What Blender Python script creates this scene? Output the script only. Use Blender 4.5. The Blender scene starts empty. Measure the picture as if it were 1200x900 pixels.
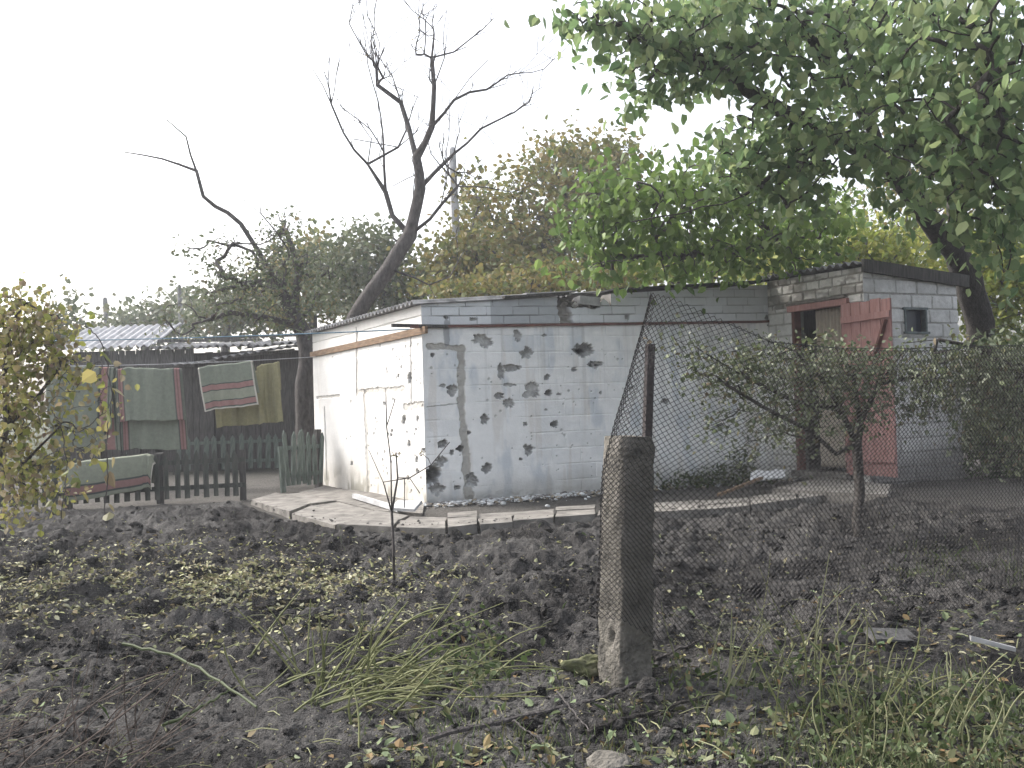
import bpy, math, random
import numpy as np
from mathutils import Vector, Matrix

rng = np.random.default_rng(7)
random.seed(7)
scene = bpy.context.scene
COL = scene.collection

# ------------------------------------------------------------------ camera, sky, sun, exposure
W0, H0, F = 1200.0, 900.0, 1167.0
CAM = np.array([0.0, 0.0, 1.3])
ROLL, PITCH = math.radians(1.72), math.radians(1.08)
fw = np.array([0, math.cos(PITCH), math.sin(PITCH)])
rt0 = np.array([1.0, 0, 0]); up0 = np.cross(rt0, fw)
rt = rt0 * math.cos(ROLL) - up0 * math.sin(ROLL)
up = up0 * math.cos(ROLL) + rt0 * math.sin(ROLL)
cam_data = bpy.data.cameras.new('camera')
cam_data.lens = 35.0; cam_data.sensor_width = 36.0
cam_data.clip_start = 0.05; cam_data.clip_end = 3000
cam = bpy.data.objects.new('camera', cam_data); COL.objects.link(cam)
M = Matrix(((rt[0], up[0], -fw[0], CAM[0]), (rt[1], up[1], -fw[1], CAM[1]), (rt[2], up[2], -fw[2], CAM[2]), (0, 0, 0, 1)))
cam.matrix_world = M
scene.camera = cam

SUN_EL, SUN_AZ = 42.0, -62.0          # azimuth measured from +Y (view direction) towards +X
world = bpy.data.worlds.new('World'); scene.world = world; world.use_nodes = True
wn, wl = world.node_tree.nodes, world.node_tree.links
bg = wn['Background']
sky = wn.new('ShaderNodeTexSky'); sky.sky_type = 'NISHITA'; sky.sun_disc = False
sky.sun_elevation = math.radians(SUN_EL); sky.sun_rotation = math.radians(SUN_AZ)
sky.air_density = 1.0; sky.dust_density = 6.0; sky.ozone_density = 1.0
hs = wn.new('ShaderNodeHueSaturation'); hs.inputs['Saturation'].default_value = 0.38
wl.new(sky.outputs[0], hs.inputs['Color']); wl.new(hs.outputs[0], bg.inputs['Color'])
bg.inputs['Strength'].default_value = 0.15
sd = bpy.data.lights.new('sun', 'SUN'); sd.energy = 0.75; sd.angle = math.radians(12); sd.color = (1, 0.975, 0.94)
so = bpy.data.objects.new('sun', sd); COL.objects.link(so)
a, e = math.radians(SUN_AZ), math.radians(SUN_EL)
sdir = Vector((math.sin(a) * math.cos(e), math.cos(a) * math.cos(e), math.sin(e)))
so.rotation_euler = sdir.to_track_quat('Z', 'Y').to_euler()
so.location = (-20, 20, 30)
scene.view_settings.view_transform = 'Standard'; scene.view_settings.look = 'None'
scene.view_settings.exposure = 1.62; scene.view_settings.gamma = 1.0
scene.render.engine = 'CYCLES'
scene.cycles.use_denoising = True
scene.cycles.max_bounces = 6; scene.cycles.diffuse_bounces = 3; scene.cycles.transmission_bounces = 3
scene.cycles.volume_bounces = 0; scene.cycles.transparent_max_bounces = 8
scene.cycles.use_adaptive_sampling = True
try: scene.cycles.volume_step_rate = 1.0
except Exception: pass

# ------------------------------------------------------------------ helpers
def P(px, py, d):
    """pixel (of the 1200x900 picture) at distance d in front of the camera -> world point"""
    px = np.asarray(px, float); py = np.asarray(py, float); d = np.asarray(d, float)
    v = fw[None] + ((px.reshape(-1, 1) - 600) / F) * rt[None] + ((450 - py.reshape(-1, 1)) / F) * up[None]
    r = CAM + v * d.reshape(-1, 1)
    return r if px.ndim else r[0]

def ray(px, py):
    return fw + ((px - 600) / F) * rt + ((450 - py) / F) * up

def on_plane(px, py, p0, n):
    v = ray(px, py); t = np.dot(np.asarray(p0) - CAM, n) / np.dot(v, n)
    return CAM + v * t

def on_z(px, py, z):
    v = ray(px, py); return CAM + v * ((z - CAM[2]) / v[2])

def _h(i, j, s):
    n = (i * 374761393 + j * 668265263 + s * 1274126177) & 0xffffffff
    n = ((n ^ (n >> 13)) * 1274126177) & 0xffffffff
    return ((n ^ (n >> 16)) & 0xffff) / 65535.0

def vn(x, y, s=0):
    x = np.asarray(x, float); y = np.asarray(y, float)
    i = np.floor(x).astype(np.int64); j = np.floor(y).astype(np.int64)
    fx, fy = x - i, y - j
    fx = fx * fx * (3 - 2 * fx); fy = fy * fy * (3 - 2 * fy)
    a0 = _h(i, j, s); b0 = _h(i + 1, j, s); c0 = _h(i, j + 1, s); d0 = _h(i + 1, j + 1, s)
    return (a0 * (1 - fx) + b0 * fx) * (1 - fy) + (c0 * (1 - fx) + d0 * fx) * fy

def fbm(x, y, o=4, s=0, g=0.5):
    r = 0; a_ = 1.0; t = 0
    for k in range(o):
        r = r + a_ * vn(x * 2 ** k + 13.7 * k, y * 2 ** k + 7.1 * k, s + k); t += a_; a_ *= g
    return r / t

def sst(a_, b_, x):
    t = np.clip((x - a_) / (b_ - a_), 0, 1); return t * t * (3 - 2 * t)

def mesh_np(verts, loops, sizes, smooth=False, col=None, mats=None):
    me = bpy.data.meshes.new('m')
    verts = np.asarray(verts, np.float32).reshape(-1, 3); loops = np.asarray(loops, np.int32).ravel(); sizes = np.asarray(sizes, np.int32)
    me.vertices.add(len(verts)); me.vertices.foreach_set('co', verts.ravel())
    me.loops.add(len(loops)); me.loops.foreach_set('vertex_index', loops)
    me.polygons.add(len(sizes))
    st = np.concatenate([[0], np.cumsum(sizes)[:-1]]).astype(np.int32) if len(sizes) else sizes
    me.polygons.foreach_set('loop_start', st); me.polygons.foreach_set('loop_total', sizes)
    if mats is not None: me.polygons.foreach_set('material_index', np.asarray(mats, np.int32))
    me.update(calc_edges=True); me.validate()
    me.polygons.foreach_set('use_smooth', np.full(len(me.polygons), bool(smooth)))
    if col is not None and len(me.vertices) == len(verts):
        ca = me.color_attributes.new('Col', 'FLOAT_COLOR', 'POINT')
        c = np.ones((len(verts), 4), np.float32); c[:, :3] = col
        ca.data.foreach_set('color', c.ravel())
    return me

class MB:
    """collects faces of one mesh"""
    def __init__(s): s.v = []; s.l = []; s.s = []; s.c = []; s.n = 0
    def add(s, v, f, col=None):
        v = np.asarray(v, float).reshape(-1, 3)
        f = np.asarray(f, np.int64) if not isinstance(f, list) else f
        if isinstance(f, list):
            for q in f: s.l.append(np.asarray(q) + s.n); s.s.append(np.array([len(q)]))
        else:
            s.l.append((f + s.n).ravel()); s.s.append(np.full(len(f), f.shape[1]))
        s.v.append(v); s.n += len(v)
        s.c.append(np.broadcast_to(np.asarray(col if col is not None else (1, 1, 1), float), (len(v), 3)))
        return s
    def box(s, c, size, R=None, col=None, taper=0.0, jit=0.0):
        x, y, z = [q / 2 for q in size]
        v = np.array([[-x, -y, -z], [x, -y, -z], [x, y, -z], [-x, y, -z], [-x * (1 - taper), -y * (1 - taper), z], [x * (1 - taper), -y * (1 - taper), z], [x * (1 - taper), y * (1 - taper), z], [-x * (1 - taper), y * (1 - taper), z]])
        if jit: v = v + rng.uniform(-jit, jit, v.shape)
        if R is not None: v = v @ np.asarray(R).T
        v = v + np.asarray(c)
        return s.add(v, np.array([[0, 3, 2, 1], [4, 5, 6, 7], [0, 1, 5, 4], [1, 2, 6, 5], [2, 3, 7, 6], [3, 0, 4, 7]]), col)
    def prism(s, bottom, z0, z1, col=None):
        b = np.asarray(bottom, float); n = len(b)
        v = np.vstack([np.c_[b, np.full(n, z0) if np.isscalar(z0) else z0], np.c_[b, np.full(n, z1) if np.isscalar(z1) else z1]])
        fs = [list(range(n))[::-1], list(range(n, 2 * n))] + [[i, (i + 1) % n, n + (i + 1) % n, n + i] for i in range(n)]
        return s.add(v, fs, col)
    def beam(s, p, q, w, h, col=None, upv=(0, 0, 1)):
        p = np.asarray(p, float); q = np.asarray(q, float); d = q - p; L = np.linalg.norm(d); d = d / L
        u = np.asarray(upv, float); sx = np.cross(d, u); sx = sx / np.linalg.norm(sx); u = np.cross(sx, d)
        return s.box((p + q) / 2, (w, L, h), np.array([sx, d, u]).T, col)
    def tube(s, pts, rad, n=5, col=None, cap=True):
        pts = np.asarray(pts, float); k = len(pts); rad = np.broadcast_to(np.asarray(rad, float), (k,))
        t = np.gradient(pts, axis=0); t /= (np.linalg.norm(t, axis=1)[:, None] + 1e-9)
        r0 = np.array([0, 0, 1.0]) if abs(t[0, 2]) < .9 else np.array([1.0, 0, 0])
        ang = np.arange(n) / n * 2 * math.pi
        vs = np.zeros((k, n, 3))
        for i in range(k):
            r0 = r0 - t[i] * np.dot(r0, t[i]); r0 /= (np.linalg.norm(r0) + 1e-9)
            b = np.cross(t[i], r0)
            vs[i] = pts[i] + rad[i] * (np.cos(ang)[:, None] * r0 + np.sin(ang)[:, None] * b)
        i = np.arange(k - 1)[:, None] * n; j = np.arange(n)[None]; j2 = (j + 1) % n
        f = np.stack([i + j, i + j2, i + n + j2, i + n + j], -1).reshape(-1, 4)
        s.add(vs.reshape(-1, 3), f, col)
        if cap:
            s.l.append(np.arange(n)[::-1] + s.n - k * n); s.s.append(np.array([n]))
            s.l.append(np.arange(n) + s.n - n); s.s.append(np.array([n]))
        return s
    def obj(s, name, mat, parent=None, smooth=False, colattr=False):
        me = mesh_np(np.vstack(s.v), np.concatenate(s.l), np.concatenate(s.s), smooth, np.vstack(s.c) if colattr else None)
        return link(name, me, mat, parent)

def link(name, me, mat, parent=None):
    me.name = name
    for m in (mat if isinstance(mat, (list, tuple)) else [mat]): me.materials.append(m)
    o = bpy.data.objects.new(name, me); COL.objects.link(o)
    if parent is not None: o.parent = parent
    return o

def tag(o, label=None, cat=None, group=None, kind=None):
    if label: o['label'] = label
    if cat: o['category'] = cat
    if group: o['group'] = group
    if kind: o['kind'] = kind
    return o

def thing(name, label, cat, loc=(0, 0, 0), rz=0.0, group=None):
    o = bpy.data.objects.new(name, None); o.empty_display_size = .2; COL.objects.link(o)
    o.location = [float(q) for q in loc]; o.rotation_euler = (0, 0, rz)
    return tag(o, label, cat, group)

def copy_tree(o, parent=None):
    c = o.copy(); COL.objects.link(c); c.parent = parent
    for ch in list(o.children): copy_tree(ch, c)
    return c

# ------------------------------------------------------------------ materials
def newmat(name):
    m = bpy.data.materials.new(name); m.use_nodes = True
    return m, m.node_tree.nodes, m.node_tree.links, m.node_tree.nodes['Principled BSDF']

def mat(name, c1, c2=None, scale=6.0, rough=.9, bump=.3, bdist=.01, bscale=None, stretch=(1, 1, 1), spec=.2, c3=None, metal=0):
    m, n, l, b = newmat(name)
    b.inputs['Roughness'].default_value = rough; b.inputs['Specular IOR Level'].default_value = spec; b.inputs['Metallic'].default_value = metal
    tc = n.new('ShaderNodeTexCoord'); mp = n.new('ShaderNodeMapping'); mp.inputs['Scale'].default_value = stretch
    l.new(tc.outputs['Object'], mp.inputs[0])
    t = n.new('ShaderNodeTexNoise'); t.inputs['Scale'].default_value = scale; t.inputs['Detail'].default_value = 8; t.inputs['Roughness'].default_value = .65
    l.new(mp.outputs[0], t.inputs['Vector'])
    r = n.new('ShaderNodeValToRGB'); c2 = c2 or tuple(q * .6 for q in c1)
    r.color_ramp.elements[0].position = .33; r.color_ramp.elements[0].color = (*c2, 1)
    r.color_ramp.elements[1].position = .67; r.color_ramp.elements[1].color = (*c1, 1)
    if c3: e_ = r.color_ramp.elements.new(.5); e_.color = (*c3, 1)
    l.new(t.outputs['Fac'], r.inputs[0]); l.new(r.outputs[0], b.inputs['Base Color'])
    if bump:
        t2 = n.new('ShaderNodeTexNoise'); t2.inputs['Scale'].default_value = bscale or scale * 6; t2.inputs['Detail'].default_value = 6
        l.new(mp.outputs[0], t2.inputs['Vector'])
        bp = n.new('ShaderNodeBump'); bp.inputs['Strength'].default_value = bump; bp.inputs['Distance'].default_value = bdist
        l.new(t2.outputs['Fac'], bp.inputs['Height']); l.new(bp.outputs[0], b.inputs['Normal'])
    return m

def vcmat(name, rough=.9, bscale=60, bump=.4, bdist=.006, vary=.25, vscale=9, spec=.15):
    """base colour from the mesh's own colour map, broken up by noise"""
    m, n, l, b = newmat(name)
    b.inputs['Roughness'].default_value = rough; b.inputs['Specular IOR Level'].default_value = spec
    at = n.new('ShaderNodeAttribute'); at.attribute_name = 'Col'
    tc = n.new('ShaderNodeTexCoord')
    t = n.new('ShaderNodeTexNoise'); t.inputs['Scale'].default_value = vscale; t.inputs['Detail'].default_value = 9; t.inputs['Roughness'].default_value = .7
    l.new(tc.outputs['Object'], t.inputs['Vector'])
    mr = n.new('ShaderNodeMapRange'); mr.inputs[1].default_value = .25; mr.inputs[2].default_value = .75
    mr.inputs[3].default_value = 1 - vary; mr.inputs[4].default_value = 1 + vary * .6
    l.new(t.outputs['Fac'], mr.inputs[0])
    mx = n.new('ShaderNodeVectorMath'); mx.operation = 'SCALE'
    l.new(at.outputs['Color'], mx.inputs[0]); l.new(mr.outputs[0], mx.inputs['Scale']); l.new(mx.outputs[0], b.inputs['Base Color'])
    t2 = n.new('ShaderNodeTexNoise'); t2.inputs['Scale'].default_value = bscale; t2.inputs['Detail'].default_value = 6
    l.new(tc.outputs['Object'], t2.inputs['Vector'])
    bp = n.new('ShaderNodeBump'); bp.inputs['Strength'].default_value = bump; bp.inputs['Distance'].default_value = bdist
    l.new(t2.outputs['Fac'], bp.inputs['Height']); l.new(bp.outputs[0], b.inputs['Normal'])
    return m

def leafmat(name, cols, trans=.35, rough=.55, spec=.25):
    m, n, l, b = newmat(name)
    b.inputs['Roughness'].default_value = rough; b.inputs['Specular IOR Level'].default_value = spec
    g = n.new('ShaderNodeNewGeometry'); r = n.new('ShaderNodeValToRGB')
    r.color_ramp.elements[0].color = (*cols[0], 1); r.color_ramp.elements[1].color = (*cols[-1], 1)
    for i, c in enumerate(cols[1:-1]):
        e_ = r.color_ramp.elements.new((i + 1) / (len(cols) - 1)); e_.color = (*c, 1)
    l.new(g.outputs['Random Per Island'], r.inputs[0]); l.new(r.outputs[0], b.inputs['Base Color'])
    tr = n.new('ShaderNodeBsdfTranslucent'); l.new(r.outputs[0], tr.inputs['Color'])
    mx = n.new('ShaderNodeMixShader'); mx.inputs[0].default_value = trans
    out = n['Material Output']; l.new(b.outputs[0], mx.inputs[1]); l.new(tr.outputs[0], mx.inputs[2]); l.new(mx.outputs[0], out.inputs['Surface'])
    return m

M_wall = vcmat('whitewashed_block', vary=.1, vscale=7, bscale=45, bump=.5, bdist=.008)
M_shedwall = vcmat('grey_block', vary=.22, vscale=14, bscale=60, bump=.7, bdist=.01)
M_wood_grey = mat('weathered_wood', (.16, .155, .15), (.06, .058, .056), 9, stretch=(6, 6, .6), bump=.6, bdist=.006)
M_wood_dark = mat('dark_wood', (.105, .098, .092), (.038, .036, .034), 9, stretch=(6, 6, .6), bump=.6, bdist=.006)
M_wood_brown = mat('brown_beam', (.23, .175, .12), (.10, .08, .06), 5, stretch=(6, 1, 9), bump=.5, bdist=.006, c3=(.19, .125, .08))
M_picket = mat('picket_wood', (.15, .18, .155), (.06, .075, .065), 7, stretch=(4, 4, .8), bump=.5, c3=(.10, .12, .105))
M_picket_front = mat('dark_picket_wood', (.10, .097, .085), (.04, .04, .036), 7, stretch=(4, 4, .8), bump=.5, c3=(.065, .07, .062))
M_red = mat('faded_red_paint', (.36, .225, .21), (.23, .135, .125), 6, stretch=(4, 4, .7), bump=.35, c3=(.32, .175, .16), rough=.85)
M_red_dark = mat('dull_red_paint', (.18, .085, .07), (.09, .05, .045), 6, bump=.35, rough=.7)
M_concrete = mat('post_concrete', (.17, .157, .14), (.06, .056, .05), 7, bump=1, bdist=.02, bscale=55, c3=(.14, .13, .112))
M_slab = mat('path_concrete', (.24, .225, .205), (.085, .08, .072), 5.5, bump=.6, bdist=.01, bscale=60, c3=(.165, .155, .14))
M_steel = mat('rusty_steel', (.07, .06, .06), (.04, .033, .032), 20, rough=.8, bump=.3)
M_wire = mat('dark_wire', (.055, .052, .05), (.03, .028, .028), 30, rough=.65, bump=0, metal=.3)
M_slate = mat('corrugated_slate', (.3, .3, .3), (.1, .1, .1), 6, bump=.4, c3=(.2, .2, .2))
M_slate_light = mat('pale_corrugated_slate', (.5, .5, .51), (.25, .25, .26), 5, bump=.2)
M_felt = mat('roofing_felt', (.07, .07, .075), (.03, .03, .032), 12, bump=.4)
M_bark = mat('dark_bark', (.06, .053, .048), (.02, .018, .016), 12, bump=1.0, bdist=.02, bscale=30, stretch=(2, 2, .7))
M_bark_grey = mat('grey_bark', (.11, .10, .097), (.042, .038, .036), 12, bump=.9, bdist=.02, bscale=30, stretch=(2, 2, .7))
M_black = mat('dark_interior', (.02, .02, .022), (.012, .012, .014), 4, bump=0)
M_glass_dark = mat('window_dark', (.035, .045, .07), (.02, .022, .03), 4, bump=0, rough=.3, spec=.5)
M_frame_grey = mat('window_frame_paint', (.17, .2, .2), (.09, .1, .1), 14, bump=.3)
M_white_board = mat('white_board', (.5, .5, .5), (.28, .28, .28), 5, bump=.2)
M_stone = mat('mossy_stone', (.14, .13, .085), (.05, .052, .035), 9, bump=.8, bdist=.01, c3=(.085, .09, .045))

# ------------------------------------------------------------------ ground
CX = on_plane(500, 592, (0, 11.0, 0), np.array([0, 1.0, 0])); GZ = 0.2
C0 = np.array([CX[0], 11.0, GZ])
TH = math.radians(27); U = np.array([math.cos(TH), math.sin(TH), 0]); V = np.array([-math.sin(TH), math.cos(TH), 0])

edge_px = [(-200, 600), (0, 600), (140, 598), (285, 592), (330, 606), (395, 620), (460, 622), (525, 623), (600, 616), (700, 608), (800, 603), (930, 590), (1010, 583), (1130, 590), (1300, 600)]
edge = np.array([on_z(x, y, GZ)[:2] for x, y in edge_px])
def beyond(x, y):
    """metres behind the front edge of the path (positive on the house's side)"""
    return y - np.interp(x, edge[:, 0], edge[:, 1])

def base_z(x, y):
    return GZ * sst(4.5, 9.5, y)
def ground_z(x, y, detail=True):
    x = np.asarray(x, float); y = np.asarray(y, float)
    z = base_z(x, y)
    b = beyond(x, y)
    dig = 1 - sst(-.5, .05, b)
    z = z + dig * (fbm(x * .8, y * .8, 3, 5) - .5) * .13
    z = z - .035 * (1 - np.abs(np.clip((b + .08) / .2, -1, 1))) * sst(-1.2, -.6, x)
    if detail:
        near = .55 + .45 * sst(4.6, 6, y)
        n1 = fbm(x * 5.5, y * 5.5, 4, 21)
        n2 = np.abs(fbm(x * 11, y * 11, 3, 33) - .5) * 2
        z = z + dig * near * ((n1 - .5) * .20 + (.35 - n2) * .075 + (fbm(x * 34, y * 34, 3, 57, .7) - .5) * .045)
        z = z + (1 - dig) * ((fbm(x * 3, y * 3, 3, 9) - .5) * .03) - .012 * (1 - dig)
    return z
def on_ground(px, py):
    px = np.atleast_1d(np.asarray(px, float)); py = np.atleast_1d(np.asarray(py, float))
    v = fw[None] + ((px[:, None] - 600) / F) * rt + ((450 - py[:, None]) / F) * up
    z = np.zeros(len(px)); 
    for _ in range(12):
        t = (z - CAM[2]) / v[:, 2]; p = CAM + v * t[:, None]; z = .5 * z + .5 * base_z(p[:, 0], p[:, 1])
    p[:, 2] = ground_z(p[:, 0], p[:, 1]); return p

ys = [-40, -15, -5, 0, 1.5, 2.4]; y_ = 2.9
while y_ < 16.5: ys.append(y_); y_ *= 1.0047
while y_ < 900: ys.append(y_); y_ *= 1.13
ys = np.array(ys)
cs = np.concatenate([[-60, -14, -4, -2, -1.35], np.linspace(-1.05, 1.05, 560), [1.35, 2, 4, 14, 60]])
wY = np.clip(ys, 3.0, None) * .56 + .15
GX = cs[None] * wY[:, None]; GY = np.repeat(ys[:, None], len(cs), 1)
GZv = ground_z(GX, GY)
far = (GY > 17) | (GY < 2)
GZv = np.where(far, base_z(GX, GY), GZv)
nr, nc = GX.shape
i = np.arange(nr - 1)[:, None] * nc; j = np.arange(nc - 1)[None]
gf = np.stack([i + j, i + j + 1, i + nc + j + 1, i + nc + j], -1).reshape(-1, 4)
# soil / damp / grass tint of the earth itself
soil1, soil2, sandy, moss = np.array([.041, .039, .038]), np.array([.13, .125, .12]), np.array([.15, .142, .13]), np.array([.06, .075, .03])
t1 = fbm(GX * 2.2, GY * 2.2, 4, 71)[..., None]
gc = soil1 + (soil2 - soil1) * np.clip((t1 - .3) * 2.2, 0, 1)
bb = beyond(GX, GY); ph = sst(-.03, .03, bb)[..., None]
dk = (1 - sst(.0, .5, bb))[..., None] * .15; gc = gc * (1 - ph) + (sandy * (.7 + .5 * t1) * (1 - dk)) * ph
mm = sst(.5, .62, fbm(GX * 1.6, GY * 1.6, 3, 91)) * (sst(.6, 1.6, GX) * (GY < 5.6)) * .6
gc = gc * (1 - mm[..., None]) + moss * mm[..., None]
far3 = sst(16, 22, GY)[..., None]; gc = gc * (1 - far3) + np.array([.06, .07, .035]) * far3
M_soil = vcmat('dug_soil', vary=.75, vscale=38, bscale=95, bump=1.0, bdist=.05, rough=1, spec=.1)
me = mesh_np(np.stack([GX, GY, GZv], -1).reshape(-1, 3), gf, np.full(len(gf), 4), True, gc.reshape(-1, 3))
g = link('ground', me, M_soil); tag(g, 'dug dark garden soil around the whitewashed building', 'ground', kind='structure')

# scatter: unit icosphere lumps
def ico(sub=1):
    import bmesh
    bm = bmesh.new(); bmesh.ops.create_icosphere(bm, subdivisions=sub, radius=1)
    v = np.array([q.co[:] for q in bm.verts]); f = np.array([[w.index for w in q.verts] for q in bm.faces]); bm.free(); return v, f
IV, IF = ico(2)
def lumps(pos, size, flat=.7, rough=.5, name='x', colr=None, big=False):
    n = len(pos); vs = np.zeros((n, len(IV), 3)); va = []
    for k in range(12):
        nn = rng.normal(0, 1, (5, 3)); ph_ = rng.uniform(0, 6, 5)
        d = 1 + rough * sum(np.sin(IV @ nn[q] * 2.2 + ph_[q]) for q in range(5)) / 2.4 + rng.uniform(-.13, .13, len(IV))
        va.append(IV * d[:, None])
    for k in range(n):
        q = va[k % 12]; an = rng.uniform(0, 6.28); c_, s_ = math.cos(an), math.sin(an)
        q = q @ np.array([[c_, -s_, 0], [s_, c_, 0], [0, 0, flat]]).T
        vs[k] = q * size[k] * np.array([1, rng.uniform(.6, 1), 1]) + pos[k]
    f = (IF[None] + (np.arange(n) * len(IV))[:, None, None]).reshape(-1, 3)
    col = None if colr is None else np.repeat(colr, len(IV), 0)
    return mesh_np(vs.reshape(-1, 3), f, np.full(len(f), 3), False, col)

N = 9500
px = rng.uniform(-60, 1260, N); py = 596 + 330 * rng.beta(1.0, 1.5, N)
p = on_ground(px, py); ok = beyond(p[:, 0], p[:, 1]) < -.12; p = p[ok]
keep = fbm(p[:, 0] * 1.3, p[:, 1] * 1.3, 3, 3) > rng.uniform(.25, .62, len(p)); p = p[keep]
sz = rng.gamma(1.5, .009, len(p)) + .005; sz = np.clip(sz, .005, .06) * np.where(p[:, 1] < 5, .7, 1.0)
cc = soil1 + (soil2 - soil1) * rng.uniform(0, .9, (len(p), 1))
o = link('soil_clods', lumps(p, sz, .65, colr=cc), M_soil); tag(o, 'loose dark clods of dug earth', 'soil', kind='stuff')

# leaves as folded islands
LEAF = np.array([[0, 0, 0], [-.24, .25, .0], [-.22, .62, .0], [0, 1, 0], [.22, .62, 0], [.24, .25, 0]])
LF = np.array([[0, 3, 2, 1], [0, 5, 4, 3]])
def leaves(pos, size, dirs=None, flat=0.0, width=1.0, curl=.25, droop=0.0):
    """pos Nx3, size N: returns verts, faces. dirs: preferred tip direction. flat: 0 random .. 1 lying level"""
    n = len(pos); size = np.broadcast_to(size, (n,))
    t = rng.normal(0, 1, (n, 3)); t /= np.linalg.norm(t, axis=1)[:, None]
    if dirs is not None: t = t * .6 + dirs
    t[:, 2] = t[:, 2] * (1 - flat) - droop
    t /= np.linalg.norm(t, axis=1)[:, None]
    nn = rng.normal(0, 1, (n, 3)) * (1 - flat) + np.array([0, 0, 1.0]) * (.35 + flat * 2.5)
    s = np.cross(nn, t); s /= (np.linalg.norm(s, axis=1)[:, None] + 1e-9); nn = np.cross(t, s)
    L = np.repeat(LEAF[None], n, 0).copy(); L[:, :, 0] *= width * rng.uniform(.8, 1.2, (n, 1))
    cu = rng.uniform(-.3, 1, (n, 1)) * curl
    L[:, :, 2] = np.abs(L[:, :, 0]) * cu * 2 - (L[:, :, 1] ** 2) * cu * .8
    L *= size[:, None, None]
    v = L[:, :, 0:1] * s[:, None] + L[:, :, 1:2] * t[:, None] + L[:, :, 2:3] * nn[:, None] + pos[:, None]
    f = (LF[None] + (np.arange(n) * 6)[:, None, None]).reshape(-1, 4)
    return v.reshape(-1, 3), f
def leafobj(name, pos, size, m, parent=None, **k):
    v, f = leaves(pos, size, **k)
    return link(name, mesh_np(v, f, np.full(len(f), 4), False), m, parent)

M_litter = leafmat('leaf_litter', [(.38, .37, .22), (.18, .15, .10), (.31, .32, .14), (.46, .44, .32), (.14, .16, .07), (.25, .2, .12), (.25, .27, .15)], .1, .8, .2)
M_litter2 = leafmat('leaf_litter_green', [(.10, .14, .07), (.16, .20, .11), (.13, .09, .05), (.2, .23, .14), (.07, .09, .04), (.19, .12, .06), (.13, .16, .08)], .1, .8, .2)
def litter(n, x0, x1, y0, y1, thr=.0, sx=None):
    px = rng.uniform(x0, x1, n); py = rng.uniform(y0, y1, n)
    p = on_ground(px, py); return px, py, p
acc = []
for n_, cx_, cy_, rx_, ry_ in ((6600, 200, 680, 270, 34), (3600, 330, 675, 170, 26), (3200, 60, 690, 160, 55), (1600, 330, 720, 150, 26), (900, 180, 740, 240, 40)):
    a_ = rng.normal(0, .55, (n_, 2)); pp = on_ground(cx_ + a_[:, 0] * rx_, np.clip(cy_ + a_[:, 1] * ry_, 604, 890)); acc.append(pp)
acc.append(on_ground(rng.uniform(0, 1200, 1500), rng.uniform(612, 800, 1500)))
p = np.vstack(acc); m_ = fbm(p[:, 0] * 3.4, p[:, 1] * 3.4, 3, 44) > rng.uniform(.3, .62, len(p)); p = p[m_ & (beyond(p[:, 0], p[:, 1]) < 0)]
p[:, 2] += .006
o = leafobj('leaf_litter', p, rng.uniform(.018, .05, len(p)), M_litter, flat=.55, curl=.5); tag(o, 'fallen pale yellow green leaves on the dark soil', 'leaf litter', kind='stuff')
p = np.vstack([on_ground(rng.uniform(420, 1240, 1700), rng.uniform(800, 905, 1700)), on_ground(rng.uniform(780, 1240, 1500), rng.uniform(700, 900, 1500)), on_ground(rng.uniform(0, 1200, 500), rng.uniform(620, 900, 500))])
m_ = fbm(p[:, 0] * 3, p[:, 1] * 3, 3, 45) > rng.uniform(.3, .6, len(p)); p = p[m_]; p[:, 2] += .006
o = leafobj('fallen_green_leaves', p, rng.uniform(.015, .06, len(p)), M_litter2, flat=.6, curl=.4, width=1.2); tag(o, 'fallen green and brown leaves on the near ground', 'leaf litter', kind='stuff')

px = rng.uniform(-30, 1230, 9000); py = 600 + 305 * rng.beta(1.1, 1.2, 9000)
p = on_ground(px, py); p = p[(beyond(p[:, 0], p[:, 1]) < -.02) & (fbm(p[:, 0] * 2.3, p[:, 1] * 2.3, 3, 46) > rng.uniform(.3, .65, len(p)))]; p[:, 2] += .005
o = leafobj('leaf_crumbs', p, rng.uniform(.006, .018, len(p)), M_litter, flat=.3, curl=.5, width=1.3); tag(o, 'small dry leaf crumbs sprinkled over the soil', 'leaf litter', kind='stuff')

# ------------------------------------------------------------------ buildings (local x along the long wall, y along the left wall)
def loc(p):
    d = np.asarray(p) - C0; return np.array([np.dot(d, U), np.dot(d, V), d[2]])
def L_long(px, py, off=0.0):   # point on long wall plane y=off -> (x,z)
    q = loc(on_plane(px, py, C0 + V * off, V)); return q[0], q[2]
def L_left(px, py):
    q = loc(on_plane(px, py, C0, U)); return q[1], q[2]
XS, YS = 4.96, -1.66           # plane of the shed's door side, of its window side
def L_door(px, py):
    q = loc(on_plane(px, py, C0 + U * XS, U)); return q[1], q[2]
def L_win(px, py):
    q = loc(on_plane(px, py, C0 + V * YS, V)); return q[0], q[2]

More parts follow.
